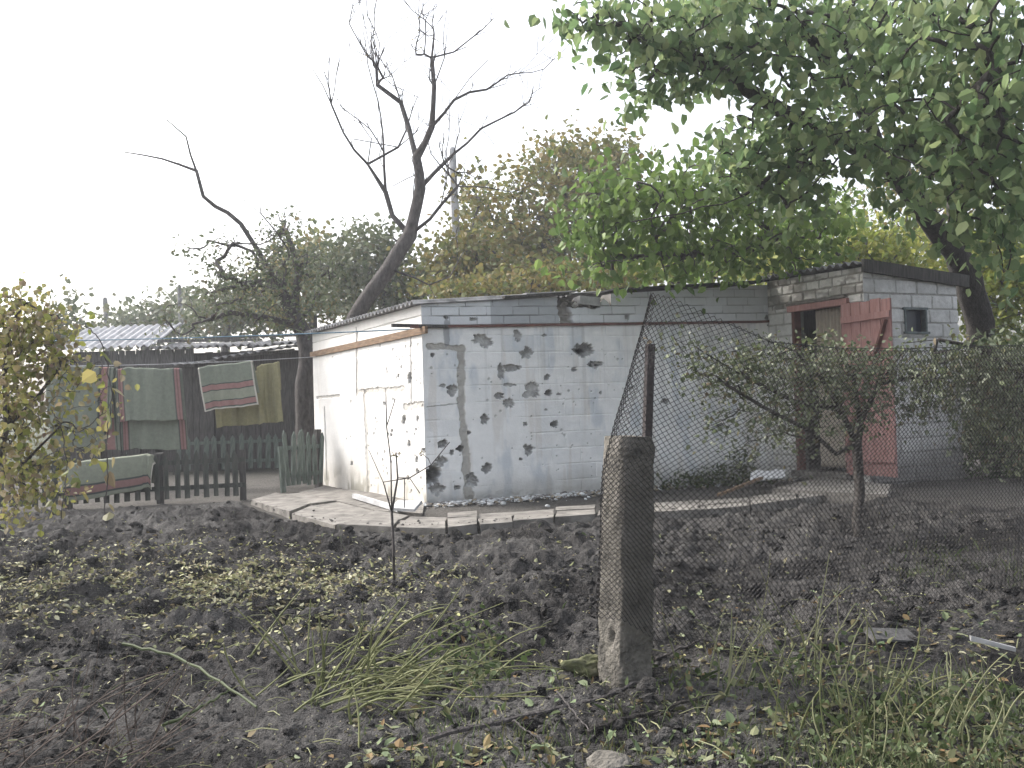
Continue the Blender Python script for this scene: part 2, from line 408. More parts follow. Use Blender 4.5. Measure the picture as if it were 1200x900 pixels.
def skin(a0, a1, top, fn, axis, off, sign, res=.01, z0=-.25, holes=(), T=.22):
    """wall face as a relief: fn(a,z)->(depth, colour). axis 'x': a runs along x at y=off, inward = +y*sign. axis 'y': a along y at x=off, inward +x*sign"""
    na = int((a1 - a0) / res) + 1; A = np.linspace(a0, a1, na)
    tp = top(A); nz = int((tp.max() - z0) / res) + 1
    tt = np.linspace(0, 1, nz)
    # snap a grid of absolute heights, clipped to the top line
    Z = z0 + tt[:, None] * (tp.max() - z0) + A[None] * 0
    Z = np.minimum(Z, tp[None])
    AA = np.repeat(A[None], nz, 0)
    dep, col = fn(AA, Z)
    D = off + sign * dep
    v = np.stack([AA, D, Z] if axis == 'x' else [D, AA, Z], -1).reshape(-1, 3)
    i = np.arange(nz - 1)[:, None] * na; j = np.arange(na - 1)[None]
    f = np.stack([i + j, i + j + 1, i + na + j + 1, i + na + j], -1)
    if (axis == 'x') != (sign > 0): f = f[..., ::-1]
    ac = (AA[:-1, :-1] + AA[1:, 1:]) / 2; zc = (Z[:-1, :-1] + Z[1:, 1:]) / 2
    keep = (Z[1:, :-1] - Z[:-1, :-1]) > 1e-5
    for (h0, h1, hz0, hz1) in holes: keep &= ~((ac > h0) & (ac < h1) & (zc > hz0) & (zc < hz1))
    mb = MB(); mb.add(v, f[keep], col.reshape(-1, 3))
    q = (.2, .19, .18)
    def W(a_, d_, z_): d_ = off + sign * d_; return (a_, d_, z_) if axis == 'x' else (d_, a_, z_)
    for (h0, h1, hz0, hz1) in holes:
        c4 = [(h0, hz0), (h1, hz0), (h1, hz1), (h0, hz1)]
        for k in range(4):
            (p1, z1), (p2, z2) = c4[k], c4[(k + 1) % 4]
            mb.add([W(p1, -.002, z1), W(p2, -.002, z2), W(p2, T, z2), W(p1, T, z1)], [[0, 1, 2, 3]], q)
    # top of the masonry
    tv = [W(x, 0, z) for x, z in zip(A, tp)] + [W(x, T, z) for x, z in zip(A, tp)]
    k = np.arange(na - 1); mb.add(tv, np.stack([k, k + 1, k + 1 + na, k + na], -1), q)
    return mb

# craters: (px, py, rx px, ry px, depth m, kind) kind 0 grey scar, 1 dark bottom
HITS = [(566, 399, 13, 8, .035, 0), (607, 393, 5, 8, .03, 0), (618, 413, 8, 8, .045, 1), (587, 436, 5, 10, .04, 0), (598, 431, 14, 4, .03, 0), (597, 451, 9, 2.5, .02, 0),
        (623, 458, 11, 10, .03, 0), (585, 463, 5.5, 5, .035, 0), (597, 473, 7, 5.5, .035, 0), (641, 442, 4, 4, .03, 0), (643, 461, 4.2, 4.2, .10, 1), (650, 497, 5, 6, .10, 1),
        (616, 497, 3, 2.5, .03, 0), (568, 491, 5, 7, .04, 0), (619, 527, 6, 8, .04, 0), (571, 549, 7, 6, .05, 0), (550, 507, 2.4, 2.4, .05, 1), (530, 458, 7.5, 7.5, .05, 1),
        (519, 452, 4, 2.5, .02, 0), (507, 416, 3, 3.2, .04, 1), (519, 520, 6, 5.5, .045, 0), (530, 530, 3, 3.5, .04, 0), (539, 526, 4.5, 4.5, .12, 1), (517, 541, 7, 6, .035, 0),
        (507, 556, 10, 13, .25, 1), (512, 573, 9, 9, .04, 0), (553, 563, 9, 10, .05, 1), (536, 571, 4, 3, .03, 0), (684, 411, 13, 8.5, .09, 1), (697, 427, 10, 5, .035, 0),
        (701, 428, 2.2, 2.2, .12, 1), (694, 428, 2.2, 2.2, .12, 1), (673, 433, 4, 3.2, .03, 0), (704, 460, 2, 2, .04, 1), (735, 372, 3, 3, .04, 0), (610, 538, 2.4, 2.2, .03, 0),
        (640, 480, 1.6, 1.6, .02, 0), (655, 462, 3.2, 1.4, .02, 0), (523, 372, 3, 3, .05, 1), (555, 374, 5, 2.5, .03, 0), (900, 372, 3.2, 3.6, .05, 1), (901, 381, 2, 2, .04, 0),
        (638, 393, 3, 2, .02, 0), (740, 455, 3, 3, .03, 0), (780, 470, 5, 4, .04, 0), (820, 440, 4, 4, .04, 0), (845, 500, 5, 5, .04, 1), (760, 520, 4, 4, .03, 0)]
HITS_L = [(480, 443, 3, 8, .035, 0), (473, 492, 2.6, 6, .06, 1), (489, 491, 1.6, 4, .03, 0), (479, 520, 2.2, 4, .04, 0), (488, 538, 1.6, 4, .03, 0), (458, 510, 1.4, 2, .02, 0), (450, 473, 1.6, 2.6, .02, 0),
          (412, 543, 1.6, 3, .03, 0), (489, 552, 2, 3.5, .04, 0), (497, 528, 3.5, 3, .03, 0), (458, 541, 1.2, 2, .02, 0), (467, 440, 1.2, 3, .02, 0), (487, 503, 1, 2, .02, 0), (478, 560, 1.6, 3, .03, 0), (459, 505, 1.2, 2, .02, 0), (470, 430, .9, 2, .02, 0)]
PXM = 1167 / 11.0

def crater_field(A, Z, hits, L, asp):
    dep = np.zeros_like(A); m = np.zeros_like(A); hole = np.zeros_like(A)
    for (hx, hy, rx, ry, dp, k) in hits:
        ca, cz = L(hx, hy); a1, _ = L(hx + 1, hy); _, z1 = L(hx, hy + 1)
        ra, rz = abs(a1 - ca) * rx * .92, abs(z1 - cz) * ry * .92
        s = (np.abs(A - ca) < ra * 2.2) & (np.abs(Z - cz) < rz * 2.2)
        if not s.any(): continue
        x, z = (A[s] - ca) / ra, (Z[s] - cz) / rz
        ang = np.arctan2(z, x); sd = int(hx * 3 + hy)
        wob = 1 + .32 * (vn(np.cos(ang) * 1.6 + 9, np.sin(ang) * 1.6 + 9, sd) - .5) * 2 + .22 * (vn(np.cos(ang) * 4 + 9, np.sin(ang) * 4 + 9, sd + 1) - .5) * 2 + .16 * (vn(A[s] * 60, Z[s] * 60, sd + 2) - .5) * 2
        r = np.sqrt(x * x + z * z) / wob
        prof = 1 - sst(.72, 1.05, r)
        core = 1 - sst(.15, .75, r)
        d = 1.5 * dp * (prof * (.55 if k else .8) + core * (.45 if k else .2)) * (1 + .35 * (fbm(A[s] * 30, Z[s] * 30, 3, sd) - .5))
        dep[s] = np.maximum(dep[s], d); m[s] = np.maximum(m[s], 1 - sst(.88, 1.03, r))
        hole[s] = np.maximum(hole[s], k * (1 - sst(.2, .55, r)) * (dp > .07))
    return dep, m, hole

WHITE, BLUEW, GREYB, PATCH, DIRT, STAIN = [np.array(q) for q in ((.70, .69, .665), (.84, .84, .83), (.31, .31, .302), (.40, .385, .355), (.30, .285, .25), (.42, .33, .24))]
def mixc(c, t, k): return c * (1 - k[..., None]) + t * k[..., None]
def seg(A, Z, a, b, w, s, rough=.5):
    """soft ragged band between two local points"""
    ax, az = a; bx, bz = b; dx, dz = bx - ax, bz - az; L2 = dx * dx + dz * dz
    t = np.clip(((A - ax) * dx + (Z - az) * dz) / L2, 0, 1); d = np.hypot(A - ax - t * dx, Z - az - t * dz)
    ww = w * (1 + rough * (fbm(A * 14, Z * 14, 3, s) - .5) * 2.4)
    return 1 - sst(.75, 1.1, d / ww)

STR_Z0 = L_long(500, 383)[1]; STR_Z1 = L_long(905, 377)[1]
def strip_z(x): return STR_Z0 + (STR_Z1 - STR_Z0) * x / XS
TZ0, TZ1 = L_long(497, 357)[1], L_long(908, 334)[1]
def long_top(x):
    z = TZ0 + (TZ1 - TZ0) * x / XS
    xa, xb = L_long(655, 350)[0], L_long(716, 350)[0]
    br = ((x > xa) & (x < xb)) * 1.0
    z = z - br * (.10 + .05 * np.sin(x * 23)) - sst(xb - .35, xb, x) * br * .02
    return z

def f_long(A, Z):
    c = np.broadcast_to(BLUEW, A.shape + (3,)).copy()
    n = fbm(A * 1.4, Z * 1.4, 5, 11); c = c * (.88 + .22 * n[..., None])
    n2 = fbm(A * 5, Z * 2.2, 4, 15); c = mixc(c, np.array([.45, .50, .56]), sst(.55, .75, n2) * .55)
    c = mixc(c, np.array([.74, .75, .75]), sst(.5, .7, fbm(A * 2.5 + 4, Z * 6, 4, 25)) * .7)
    dep = (fbm(A * 7, Z * 7, 4, 31) - .5) * .012
    # hidden block courses telegraphing through the lime wash
    H, Wd = .19, .40
    row = np.floor((Z + .02) / H); zz = (Z + .02) / H - row; xx = (A + (row % 2) * Wd / 2) / Wd; xx = xx - np.floor(xx)
    e1 = (np.minimum(zz, 1 - zz) * H); e2 = np.minimum(xx, 1 - xx) * Wd
    mor = np.maximum(1 - sst(0, .013, e1), (1 - sst(0, .012, e2)))
    wk = sst(.42, .66, fbm(A * 1.5, Z * 1.5, 3, 77)) * .85 + .12
    blk = vn(np.floor(xx * 0 + (A + (row % 2) * Wd / 2) / Wd) + .5, row + .5, 5)
    low = Z < strip_z(A) - .02
    dep = dep + mor * wk * .006 * low + (blk - .5) * .006
    c = mixc(c, c * .75, mor * wk * .2)
    c = mixc(c, np.array([.44, .48, .53]), sst(.72, .8, blk) * .38 * low)
    # masonry band above the rusty strip: small blocks with open joints
    sz = strip_z(A); up_ = Z > sz
    h2, w2 = .105, .34
    zr = (Z - sz - .012) / h2; r2 = np.floor(zr); zr = zr - r2; x2 = (A + (r2 % 2) * .15 + r2 * .07) / w2; b2 = np.floor(x2); x2 = x2 - b2
    g2 = np.maximum(1 - sst(0, .010, np.minimum(zr, 1 - zr) * h2), .8 * (1 - sst(0, .009, np.minimum(x2, 1 - x2) * w2)))
    v2 = vn(b2 + .5, r2 + .5, 88)
    xl = L_long(575, 370)[0]; xr = L_long(655, 370)[0]
    grey = ((A > xl) & (A < xr) & (v2 > .35)) * 1.0
    g2 = g2 * (.25 + .75 * sst(.35, .6, fbm(A * 3, Z * 12, 3, 93)))
    cb = mixc(np.broadcast_to(np.array([.68, .70, .72]), c.shape) * (.85 + .25 * v2[..., None]), np.array([.43, .45, .47]), grey)
    cb = mixc(cb, np.array([.16, .155, .15]), g2 * .7)
    c = np.where(up_[..., None], cb, c); dep = dep + up_ * (g2 * .022 + (v2 - .5) * .02 - .004)
    # ruined part of the band
    xa, xb = L_long(652, 350)[0], L_long(720, 350)[0]
    rb = seg(A, Z, L_long(660, 345), L_long(664, 382), .10, 61, .5) * up_
    rb = np.maximum(rb, seg(A, Z, L_long(662, 352), L_long(700, 356), .06, 62, .5) * up_)
    dep = dep + rb * (.05 + .06 * fbm(A * 16, Z * 16, 3, 64)); c = mixc(c, np.array([.30, .28, .255]) , rb * .9)
    # mortar patch: vertical strip and its short arm
    pt = seg(A, Z, L_long(541, 408), L_long(541, 470), .05, 41)
    pt = np.maximum(pt, seg(A, Z, L_long(541, 470), L_long(550, 585), .055, 42))
    pt = np.maximum(pt, seg(A, Z, L_long(502, 405), L_long(541, 409), .035, 43))
    dep = dep + pt * (.010 + .016 * fbm(A * 24, Z * 24, 3, 47)); c = mixc(c, PATCH * (.8 + .4 * fbm(A * 12, Z * 12, 3, 48)[..., None]), pt * .95)
    dn = seg(A, Z, L_long(500, 477), L_long(537, 473), .006, 45); dep += dn * .01; c = mixc(c, GREYB, dn * .7)
    st = seg(A, Z, L_long(523, 378), L_long(524, 402), .04, 46); c = mixc(c, np.array([.22, .23, .25]), st * .7)
    # rust / dirt runs and splashed base
    run = sst(.60, .72, fbm(A * 9, Z * .9, 3, 51)) * low; c = mixc(c, STAIN, run * .2); run2 = sst(.56, .74, fbm(A * 13 + 3, Z * .6, 4, 151)) * sst(.4, 1.9, Z) * low; c = mixc(c, np.array([.38, .38, .37]), run2 * .4)
    base = 1 - sst(.02, .42, Z + .22 * (fbm(A * 3, Z * 3, 4, 52) - .5)); c = mixc(c, DIRT, base * .55)
    dep = dep + (1 - sst(.0, .12, Z)) * (fbm(A * 12, Z * 12, 3, 53)) * .03
    d2, m2, h2_ = crater_field(A, Z, HITS, lambda x_, y_: L_long(x_, y_), 1)
    # peppering of small splinter scars
    sp = np.zeros_like(A)
    r_ = np.random.default_rng(3)
    for k in range(150):
        cx_ = r_.uniform(0.05, 4.4); cz_ = r_.uniform(.15, 1.75); rr = r_.choice([.008, .012, .018], p=[.55, .33, .12])
        s_ = (np.abs(A - cx_) < .04) & (np.abs(Z - cz_) < .04); sp[s_] = np.maximum(sp[s_], 1 - sst(.6, 1.2, np.hypot(A[s_] - cx_, Z[s_] - cz_) / rr))
    dep = dep + sp * .012; c = mixc(c, GREYB, sp * .55)
    dep = np.maximum(dep, d2); c = mixc(c, GREYB * (.35 + 1.5 * fbm(A * 16, Z * 16, 4, 99)[..., None]), m2 * .93); c = mixc(c, np.array([.05, .05, .05]), h2_)
    dep = dep * sst(0, .03, A) 
    return dep, c

def f_left(A, Z):
    c = np.broadcast_to(WHITE, A.shape + (3,)).copy()
    n = fbm(A * 1.1, Z * 1.6, 5, 12); c = c * (.9 + .16 * n[..., None])
    dep = (fbm(A * 5, Z * 5, 4, 32) - .5) * .012
    for (p1, p2, w, k) in (((418, 392), (418, 460), .045, 1), ((427, 461), (432, 572), .06, 2), ((420, 459), (473, 456), .035, 3), ((481, 396), (482, 473), .02, 4), ((474, 477), (500, 474), .045, 5), ((371, 466), (398, 464), .02, 6), ((380, 478), (383, 560), .03, 7)):
        s_ = seg(A, Z, L_left(*p1), L_left(*p2), w, 60 + k, .55)
        dep += s_ * (.008 + .012 * fbm(A * 20, Z * 20, 2, 70 + k)); c = mixc(c, PATCH * (1.05 + .2 * fbm(A * 9, Z * 9, 2, 71)[..., None]), s_ * .85)
    run = sst(.62, .75, fbm(A * 8, Z * .8, 3, 54)); c = mixc(c, np.array([.55, .5, .44]), run * .3)
    bz = Z + .3 * (fbm(A * 3.2, Z * 2, 4, 55) - .5)
    base = 1 - sst(.12, .55, bz); c = mixc(c, np.array([.50, .47, .42]), base * .75)
    gr = (1 - sst(.0, .35, Z)) * sst(.5, .66, fbm(A * 5, Z * 3, 3, 57)); c = mixc(c, np.array([.22, .21, .17]), gr * .8)
    # band over the beam
    bt = STR_Z0 + .02
    up_ = Z > bt
    crack = seg(A, Z, L_left(498, 369), L_left(366, 402), .007, 58, .3) * up_; dep += crack * .012; c = mixc(c, GREYB, crack * .75)
    c = np.where(up_[..., None], mixc(c, np.array([.66, .65, .62]), np.ones_like(A) * .6), c)
    jt = seg(A, Z, L_left(417, 385), L_left(418, 394), .02, 59, .4); c = mixc(c, GREYB, jt * .8); dep += jt * .01
    d2, m2, h2_ = crater_field(A, Z, HITS_L, lambda x_, y_: L_left(x_, y_), 1)
    r_ = np.random.default_rng(5); sp = np.zeros_like(A)
    for k in range(110):
        cx_ = abs(r_.normal(0, 1.4)) + .05; cz_ = r_.uniform(.1, 1.9); rr = r_.choice([.010, .016, .024], p=[.5, .35, .15])
        s_ = (np.abs(A - cx_) < .05) & (np.abs(Z - cz_) < .05); sp[s_] = np.maximum(sp[s_], 1 - sst(.6, 1.2, np.hypot(A[s_] - cx_, Z[s_] - cz_) / rr))
    dep = dep + sp * .012; c = mixc(c, GREYB, sp * .5)
    dep = np.maximum(dep, d2); c = mixc(c, GREYB, m2 * .9); c = mixc(c, np.array([.05, .05, .05]), h2_)
    dep = dep * sst(0, .03, A)
    return dep, c

bld = thing('whitewashed_building', 'low whitewashed block outbuilding with shell holes and a white sunlit end wall', 'building', C0, TH)
LEN_L = 4.39
mb = skin(0, XS + .4, long_top, f_long, 'x', 0, 1, .0072)
w_ = mb.obj('wall', M_wall, bld, colattr=True)
mb = skin(0, LEN_L, lambda a_: np.full_like(a_, TZ0), f_left, 'y', 0, 1)
mb.v = [v for v in mb.v]
we = mb.obj('wall', M_wall, bld, colattr=True); tag(we, 'sunlit white end wall with grey mortar seams')
# rear and far end, plain block
mb = MB(); mb.box(((XS + 1.6) / 2, LEN_L - .1, 1.0), (XS + 1.59, .2, 2.4), col=(.4, .39, .37)); mb.box((XS + 1.5, (LEN_L) / 2, 1.0), (.2, LEN_L - .44, 2.4), col=(.4, .39, .37))
mb.obj('wall', M_wall, bld, colattr=True)
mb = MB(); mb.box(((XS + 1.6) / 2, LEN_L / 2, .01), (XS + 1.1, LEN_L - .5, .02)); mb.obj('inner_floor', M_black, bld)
# wooden beam on the end wall, thin rusty lintel edge on the long wall
mb = MB()
def jbeam(mb, a, b, w, h, n=14, s=0):
    a, b = np.asarray(a, float), np.asarray(b, float)
    for k in range(1): mb.beam(a, b, w, h)
(y1, z1), (y2, z2) = L_left(500, 386), L_left(366, 408)
mb.beam((-.012, y1 - .02, STR_Z0 - .045), (-.012, LEN_L + .05, STR_Z0 - .06), .035, .08)
mb.obj('beam', M_wood_brown, bld)
mb = MB()
xs_ = np.linspace(-.15, XS - .01, 26)
pts = np.stack([xs_, np.full_like(xs_, -.012), strip_z(xs_) + rng.normal(0, .002, 26)], -1); pts[0, 1] = -.05
for a_, b_ in zip(pts[:-1], pts[1:]): mb.beam(a_, b_, .035, .030)
mb.obj('lintel_edge', M_red_dark, bld)
# the corner piece of the beam sticking out past the wall
mb = MB(); mb.beam((-.36, -.03, STR_Z0 + .01), (.3, -.028, STR_Z0 + .005), .04, .035); mb.obj('lintel_end', M_wood_dark, bld)
# roofing
def corr(x0, x1, y0, y1, zf, mat_, name, parent, along='x', pitch=.13, amp=.022, th=.012, ny=None, wob=0):
    """corrugated sheet; ridges run along `along`; zf(x,y) height"""
    if along == 'x': nx, ny_ = max(6, int((x1 - x0) / .35)), int((y1 - y0) / pitch * 8)
    else: nx, ny_ = int((x1 - x0) / pitch * 8), max(6, int((y1 - y0) / .35))
    X, Y = np.meshgrid(np.linspace(x0, x1, nx), np.linspace(y0, y1, ny_))
    ph = Y if along == 'x' else X
    Z = zf(X, Y) + amp * np.sin(ph / pitch * 2 * math.pi) + wob * (fbm(X * 2, Y * 2, 2, 8) - .5)
    n1 = X.size; v = np.vstack([np.stack([X, Y, Z], -1).reshape(-1, 3), np.stack([X, Y, Z - th], -1).reshape(-1, 3)])
    i = np.arange(ny_ - 1)[:, None] * nx; j = np.arange(nx - 1)[None]
    f = np.stack([i + j, i + j + 1, i + nx + j + 1, i + nx + j], -1).reshape(-1, 4)
    fl = [f, f[:, ::-1] + n1]
    ring = np.concatenate([np.arange(nx), np.arange(1, ny_) * nx + nx - 1, (ny_ - 1) * nx + np.arange(nx - 2, -1, -1), np.arange(ny_ - 2, 0, -1) * nx])
    r2 = np.roll(ring, -1); fl.append(np.stack([ring, ring + n1, r2 + n1, r2], -1))
    return MB().add(v, np.vstack(fl)).obj(name, mat_, parent)
zr = lambda X, Y: TZ0 + (TZ1 - TZ0) * X / XS + .035
xa = L_long(655, 350)[0]; xb = L_long(716, 345)[0]
corr(-.10, 1.5, -.03, LEN_L + .1, zr, M_slate, 'roof', bld)
corr(1.3, xa + .22, -.05, LEN_L + .1, lambda X, Y: zr(X, Y) + .025, M_slate, 'roof', bld, amp=.006)
corr(xb - .35, XS + .02, .45, LEN_L + .1, lambda X, Y: zr(X, Y) + .03, M_slate, 'roof', bld)
mb = MB(); mb.beam((xb, -.03 + .2, zr(xb, 0) + .012), (XS - .03, -.03 + .2, zr(XS, 0) + .012), .5, .022); mb.obj('roofing_felt', M_felt, bld)
mb = MB(); mb.beam((1.0, -.02, zr(1.0, 0) - .008 + .0), (xa + .1, -.02, zr(xa + .1, 0) - .008), .10, .028); mb.obj('eaves_board', M_wood_dark, bld)
# loose block and rubble on the ruined wall head
q = L_long(690, 352)
mb = MB(); mb.box((q[0], .05, q[1] - .01), (.27, .16, .10), R=Matrix.Rotation(.06, 3, 'Y'), jit=.008)
o = mb.obj('loose_block', M_white_board, None); o.location = C0; o.rotation_euler = (0, 0, TH); tag(o, 'loose white block lying on the broken wall head', 'block')
n_ = 60; pp = np.stack([rng.uniform(L_long(655, 350)[0], L_long(715, 350)[0], n_), rng.uniform(.02, .22, n_), np.zeros(n_)], -1); pp[:, 2] = long_top(pp[:, 0]) + .01
o = link('rubble', lumps(pp, rng.uniform(.012, .045, n_), .8, colr=np.array([.42, .4, .37]) * rng.uniform(.5, 1.2, (n_, 1))), M_shedwall, None); o.location = C0; o.rotation_euler = (0, 0, TH)
tag(o, 'mortar crumbs on the broken wall head', 'rubble', kind='stuff')

# ---- the small block shed
shed = thing('block_shed', 'small grey block shed with an open faded red door and a small window', 'shed', C0, TH)
ysh0, ysh1 = YS, -.004
XE = XS + 1.62
ZT = L_door(1015, 312)[1]; ZT0 = L_door(910, 328)[1]; ZTR = L_win(1124, 330)[1]
dl, dr_ = L_door(934, 460)[0], L_door(992, 460)[0]; dzt = L_door(960, 361)[1]; dzb = L_door(960, 553)[1]
d_holes = [(dr_, dl, dzb, dzt)]
wx0, wz1 = L_win(1060, 361); wx1, wz0 = L_win(1086, 390)
def blocks(A, Z, H, Wd, s, rough=.02, z0=0.0, gap=.014, base_col=(.40, .405, .40), mcol=(.26, .25, .235)):
    row = np.floor((Z - z0) / H); zz = (Z - z0) / H - row; sh = _h(row.astype(np.int64), row.astype(np.int64) * 0, s)
    Xc = (A + sh * Wd) / Wd; b = np.floor(Xc); xx = Xc - b
    wv = (fbm(A * 22, Z * 22, 2, s + 3) - .5) * .012
    e = np.minimum(np.minimum(zz, 1 - zz) * H, np.minimum(xx, 1 - xx) * Wd) + wv
    g_ = 1 - sst(gap * .4, gap * 1.2, e); v = vn(b + .5, row + .5, s + 9)
    smear = sst(.45, .7, fbm(A * 6, Z * 6, 3, s + 4))
    c = np.array(base_col) * (.78 + .42 * v[..., None]) * (.85 + .3 * fbm(A * 10, Z * 10, 3, s + 5)[..., None])
    c = mixc(c, np.array(mcol), np.clip(g_ * .85 + smear * .12, 0, 1))
    dep = g_ * (rough * (1 - .6 * smear)) + (v - .5) * .012 + (fbm(A * 14, Z * 14, 3, s + 6) - .5) * .014
    return dep, c
def f_door(A, Z):
    d, c = blocks(A, Z, .155, .30, 201, .02, base_col=(.70, .69, .665), mcol=(.46, .44, .41))
    upb = Z > dzt + .05
    d2, c2 = blocks(A, Z, .12, .22, 221, .02, base_col=(.68, .66, .63), mcol=(.33, .31, .285))
    c = np.where(upb[..., None], c2, c); d = np.where(upb, d2, d)
    e = sst(.5, .62, fbm(A * 4, Z * 9, 3, 230)) * upb; c = mixc(c, np.array([.29, .27, .245]), e * .8); d = d - e * .008
    stn = 1 - sst(0, .5, Z); c = mixc(c, DIRT * .8, stn * .5)
    return d * sst(0, .02, np.minimum(A - ysh0, ysh1 - A)), c
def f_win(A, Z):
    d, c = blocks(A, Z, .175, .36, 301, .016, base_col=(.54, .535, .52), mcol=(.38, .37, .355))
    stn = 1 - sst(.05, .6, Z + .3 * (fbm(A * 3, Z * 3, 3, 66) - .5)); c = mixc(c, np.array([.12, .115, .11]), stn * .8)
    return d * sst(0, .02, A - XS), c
mb = skin(ysh0, ysh1, lambda a_: ZT + (ZT0 - ZT) * (a_ - ysh0) / (ysh1 - ysh0), f_door, 'y', XS, 1, .01, holes=d_holes, T=.16)
mb.obj('wall', M_shedwall, shed, colattr=True)
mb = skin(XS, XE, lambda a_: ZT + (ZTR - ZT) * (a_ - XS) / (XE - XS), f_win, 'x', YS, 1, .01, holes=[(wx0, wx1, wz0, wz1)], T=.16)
mb.obj('wall', M_shedwall, shed, colattr=True)
mb = MB(); mb.box((XE - .08, (YS + .17 + .2) / 2, 1.15), (.16, 1.9, 2.6), col=(.3, .3, .3)); mb.obj('wall', M_shedwall, shed, colattr=True)
mb = MB(); mb.box((XS + .99, .28, 1.2), (1.22, .08, 2.7)); mb.obj('back_wall', M_wood_dark, shed)
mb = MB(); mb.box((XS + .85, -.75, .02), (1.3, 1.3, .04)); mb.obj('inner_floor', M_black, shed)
zs = lambda X, Y: ZT + (ZTR - ZT) * (X - XS) / (XE - XS) + .05 + (ZT0 - ZT) * (Y - YS) / 1.66
corr(XS - .09, XE + .12, YS - .02, .08, zs, M_slate, 'roof', shed, pitch=.125, amp=.024)
mb = MB(); mb.beam((XS - .03, YS - .035, zs(XS, YS) - .035), (XE + .16, YS - .035, zs(XE + .16, YS) - .035), .045, .15); mb.obj('fascia_board', M_wood_dark, shed)
# door frame: lintel board and posts
mb = MB(); mb.box((XS + .03, dl + .0, (dzb + dzt) / 2), (.11, .05, dzt - dzb)); mb.obj('door_post', M_red_dark, shed)
mb = MB(); mb.box((XS + .03, dr_ - .0, (dzb + dzt) / 2), (.11, .05, dzt - dzb)); mb.obj('door_post', M_red_dark, shed)
mb = MB(); mb.beam((XS + .01, dl + .08, dzt + .03), (XS + .01, dr_ - .10, dzt + .035), .12, .075); mb.obj('door_lintel', M_red, shed)
mb = MB(); mb.beam((XS - .015, dl + .1, dzt + .088), (XS - .015, dr_ - .06, dzt + .10), .06, .03); mb.obj('mortar_ledge', M_slab, shed)
mb = MB(); mb.box((XS + .02, (dl + dr_) / 2, dzb - .03), (.24, abs(dl - dr_) + .1, .08)); mb.obj('threshold', M_slab, shed)
# window
fr = thing('window', None, None); fr.parent = shed
cz_, cx_ = (wz0 + wz1) / 2, (wx0 + wx1) / 2; ww, hh = wx1 - wx0, wz1 - wz0
mb = MB(); t_ = .028
mb.box((cx_, YS + .02, wz1 - t_ / 2 + .01), (ww + .05, .07, t_)); mb.box((cx_, YS + .018, wz0 + t_ / 2 - .015), (ww + .07, .09, t_))
mb.box((wx0 + .004, YS + .02, cz_), (t_, .066, hh - t_ * 1.1)); mb.box((wx1 - .004, YS + .02, cz_), (t_, .066, hh - t_ * 1.1)); mb.obj('window_frame', M_frame_grey, fr)
mb = MB(); mb.box((cx_, YS + .075, cz_), (ww - .02, .006, hh - .02)); mb.obj('window_pane', M_glass_dark, fr)
# door leaf, built round its own hinge
hw = on_plane(990, 460, C0 + U * (XS - .03), U); hd = np.array([4.345, 11.33]) - hw[:2]; dlen = np.linalg.norm(hd)
dz0, dz1 = dzb + .0, dzt + .0
leaf = thing('door', 'faded red board door standing open', None); leaf.parent = shed
lh = loc(np.array([hw[0], hw[1], GZ])); leaf.location = (lh[0], lh[1], 0)
ang = math.atan2(hd[1], hd[0]) - TH; leaf.rotation_euler = (0, 0, ang)
mb = MB(); nb = 5; bw = dlen / nb
for k in range(nb): mb.box((bw * (k + .5), 0, (dz0 + dz1) / 2 + (.01 if k % 2 else 0)), (bw - .006, .024, dz1 - dz0 + rng.uniform(-.01, .02)), jit=.002)
mb.obj('board_panel', M_red, leaf)
sgn = -1
for zz in (dz1 - .19, dz0 + .20):
    mb = MB(); mb.box((dlen / 2 + .01, sgn * .028, zz), (dlen * .98, .03, .075), jit=.003, R=Matrix.Rotation(-.02, 3, 'Y')); mb.obj('batten', M_red, leaf)
mb = MB(); mb.beam((dlen * .93, sgn * .028, dz1 - .24), (dlen * .06, sgn * .028, dz0 + .26), .028, .075, upv=(0, 1, 0)); mb.obj('brace', M_red_dark, leaf)
# curtain in the doorway
def sheet(X, Y, Z, th=.0, col=None):
    ny_, nx_ = X.shape; v = np.stack([X, Y, Z], -1).reshape(-1, 3)
    i = np.arange(ny_ - 1)[:, None] * nx_; j = np.arange(nx_ - 1)[None]
    f = np.stack([i + j, i + j + 1, i + nx_ + j + 1, i + nx_ + j], -1).reshape(-1, 4); return v, f
c0_, c1_ = L_door(953, 460)[0], dr_ + .03
A_, Z_ = np.meshgrid(np.linspace(c0_, c1_, 90), np.linspace(dzb + .06, dzt - .01, 40))
X_ = XS + .10 + .022 * np.sin((A_ - c0_) / abs(c1_ - c0_) * 2 * math.pi * 9) + .012 * (fbm(A_ * 20, Z_ * 2, 2, 3) - .5)
v, f = sheet(X_, A_, Z_)
st = (np.sin((A_ - c0_) / abs(c1_ - c0_) * 2 * math.pi * 9 + .8) > .35)[..., None]
cc = np.where(st, np.array([.22, .11, .085]), np.array([.45, .40, .33])).reshape(-1, 3)
M_cloth = vcmat('woven_cloth', vary=.2, vscale=20, bscale=240, bump=.5, bdist=.003, rough=1, spec=.05)
cu = link('curtain', mesh_np(v, f, np.full(len(f), 4), True, cc), M_cloth); cu.location = C0; cu.rotation_euler = (0, 0, TH)
md = cu.modifiers.new('s', 'SOLIDIFY'); md.thickness = .004
tag(cu, 'brown and cream striped curtain hanging in the shed doorway', 'curtain')

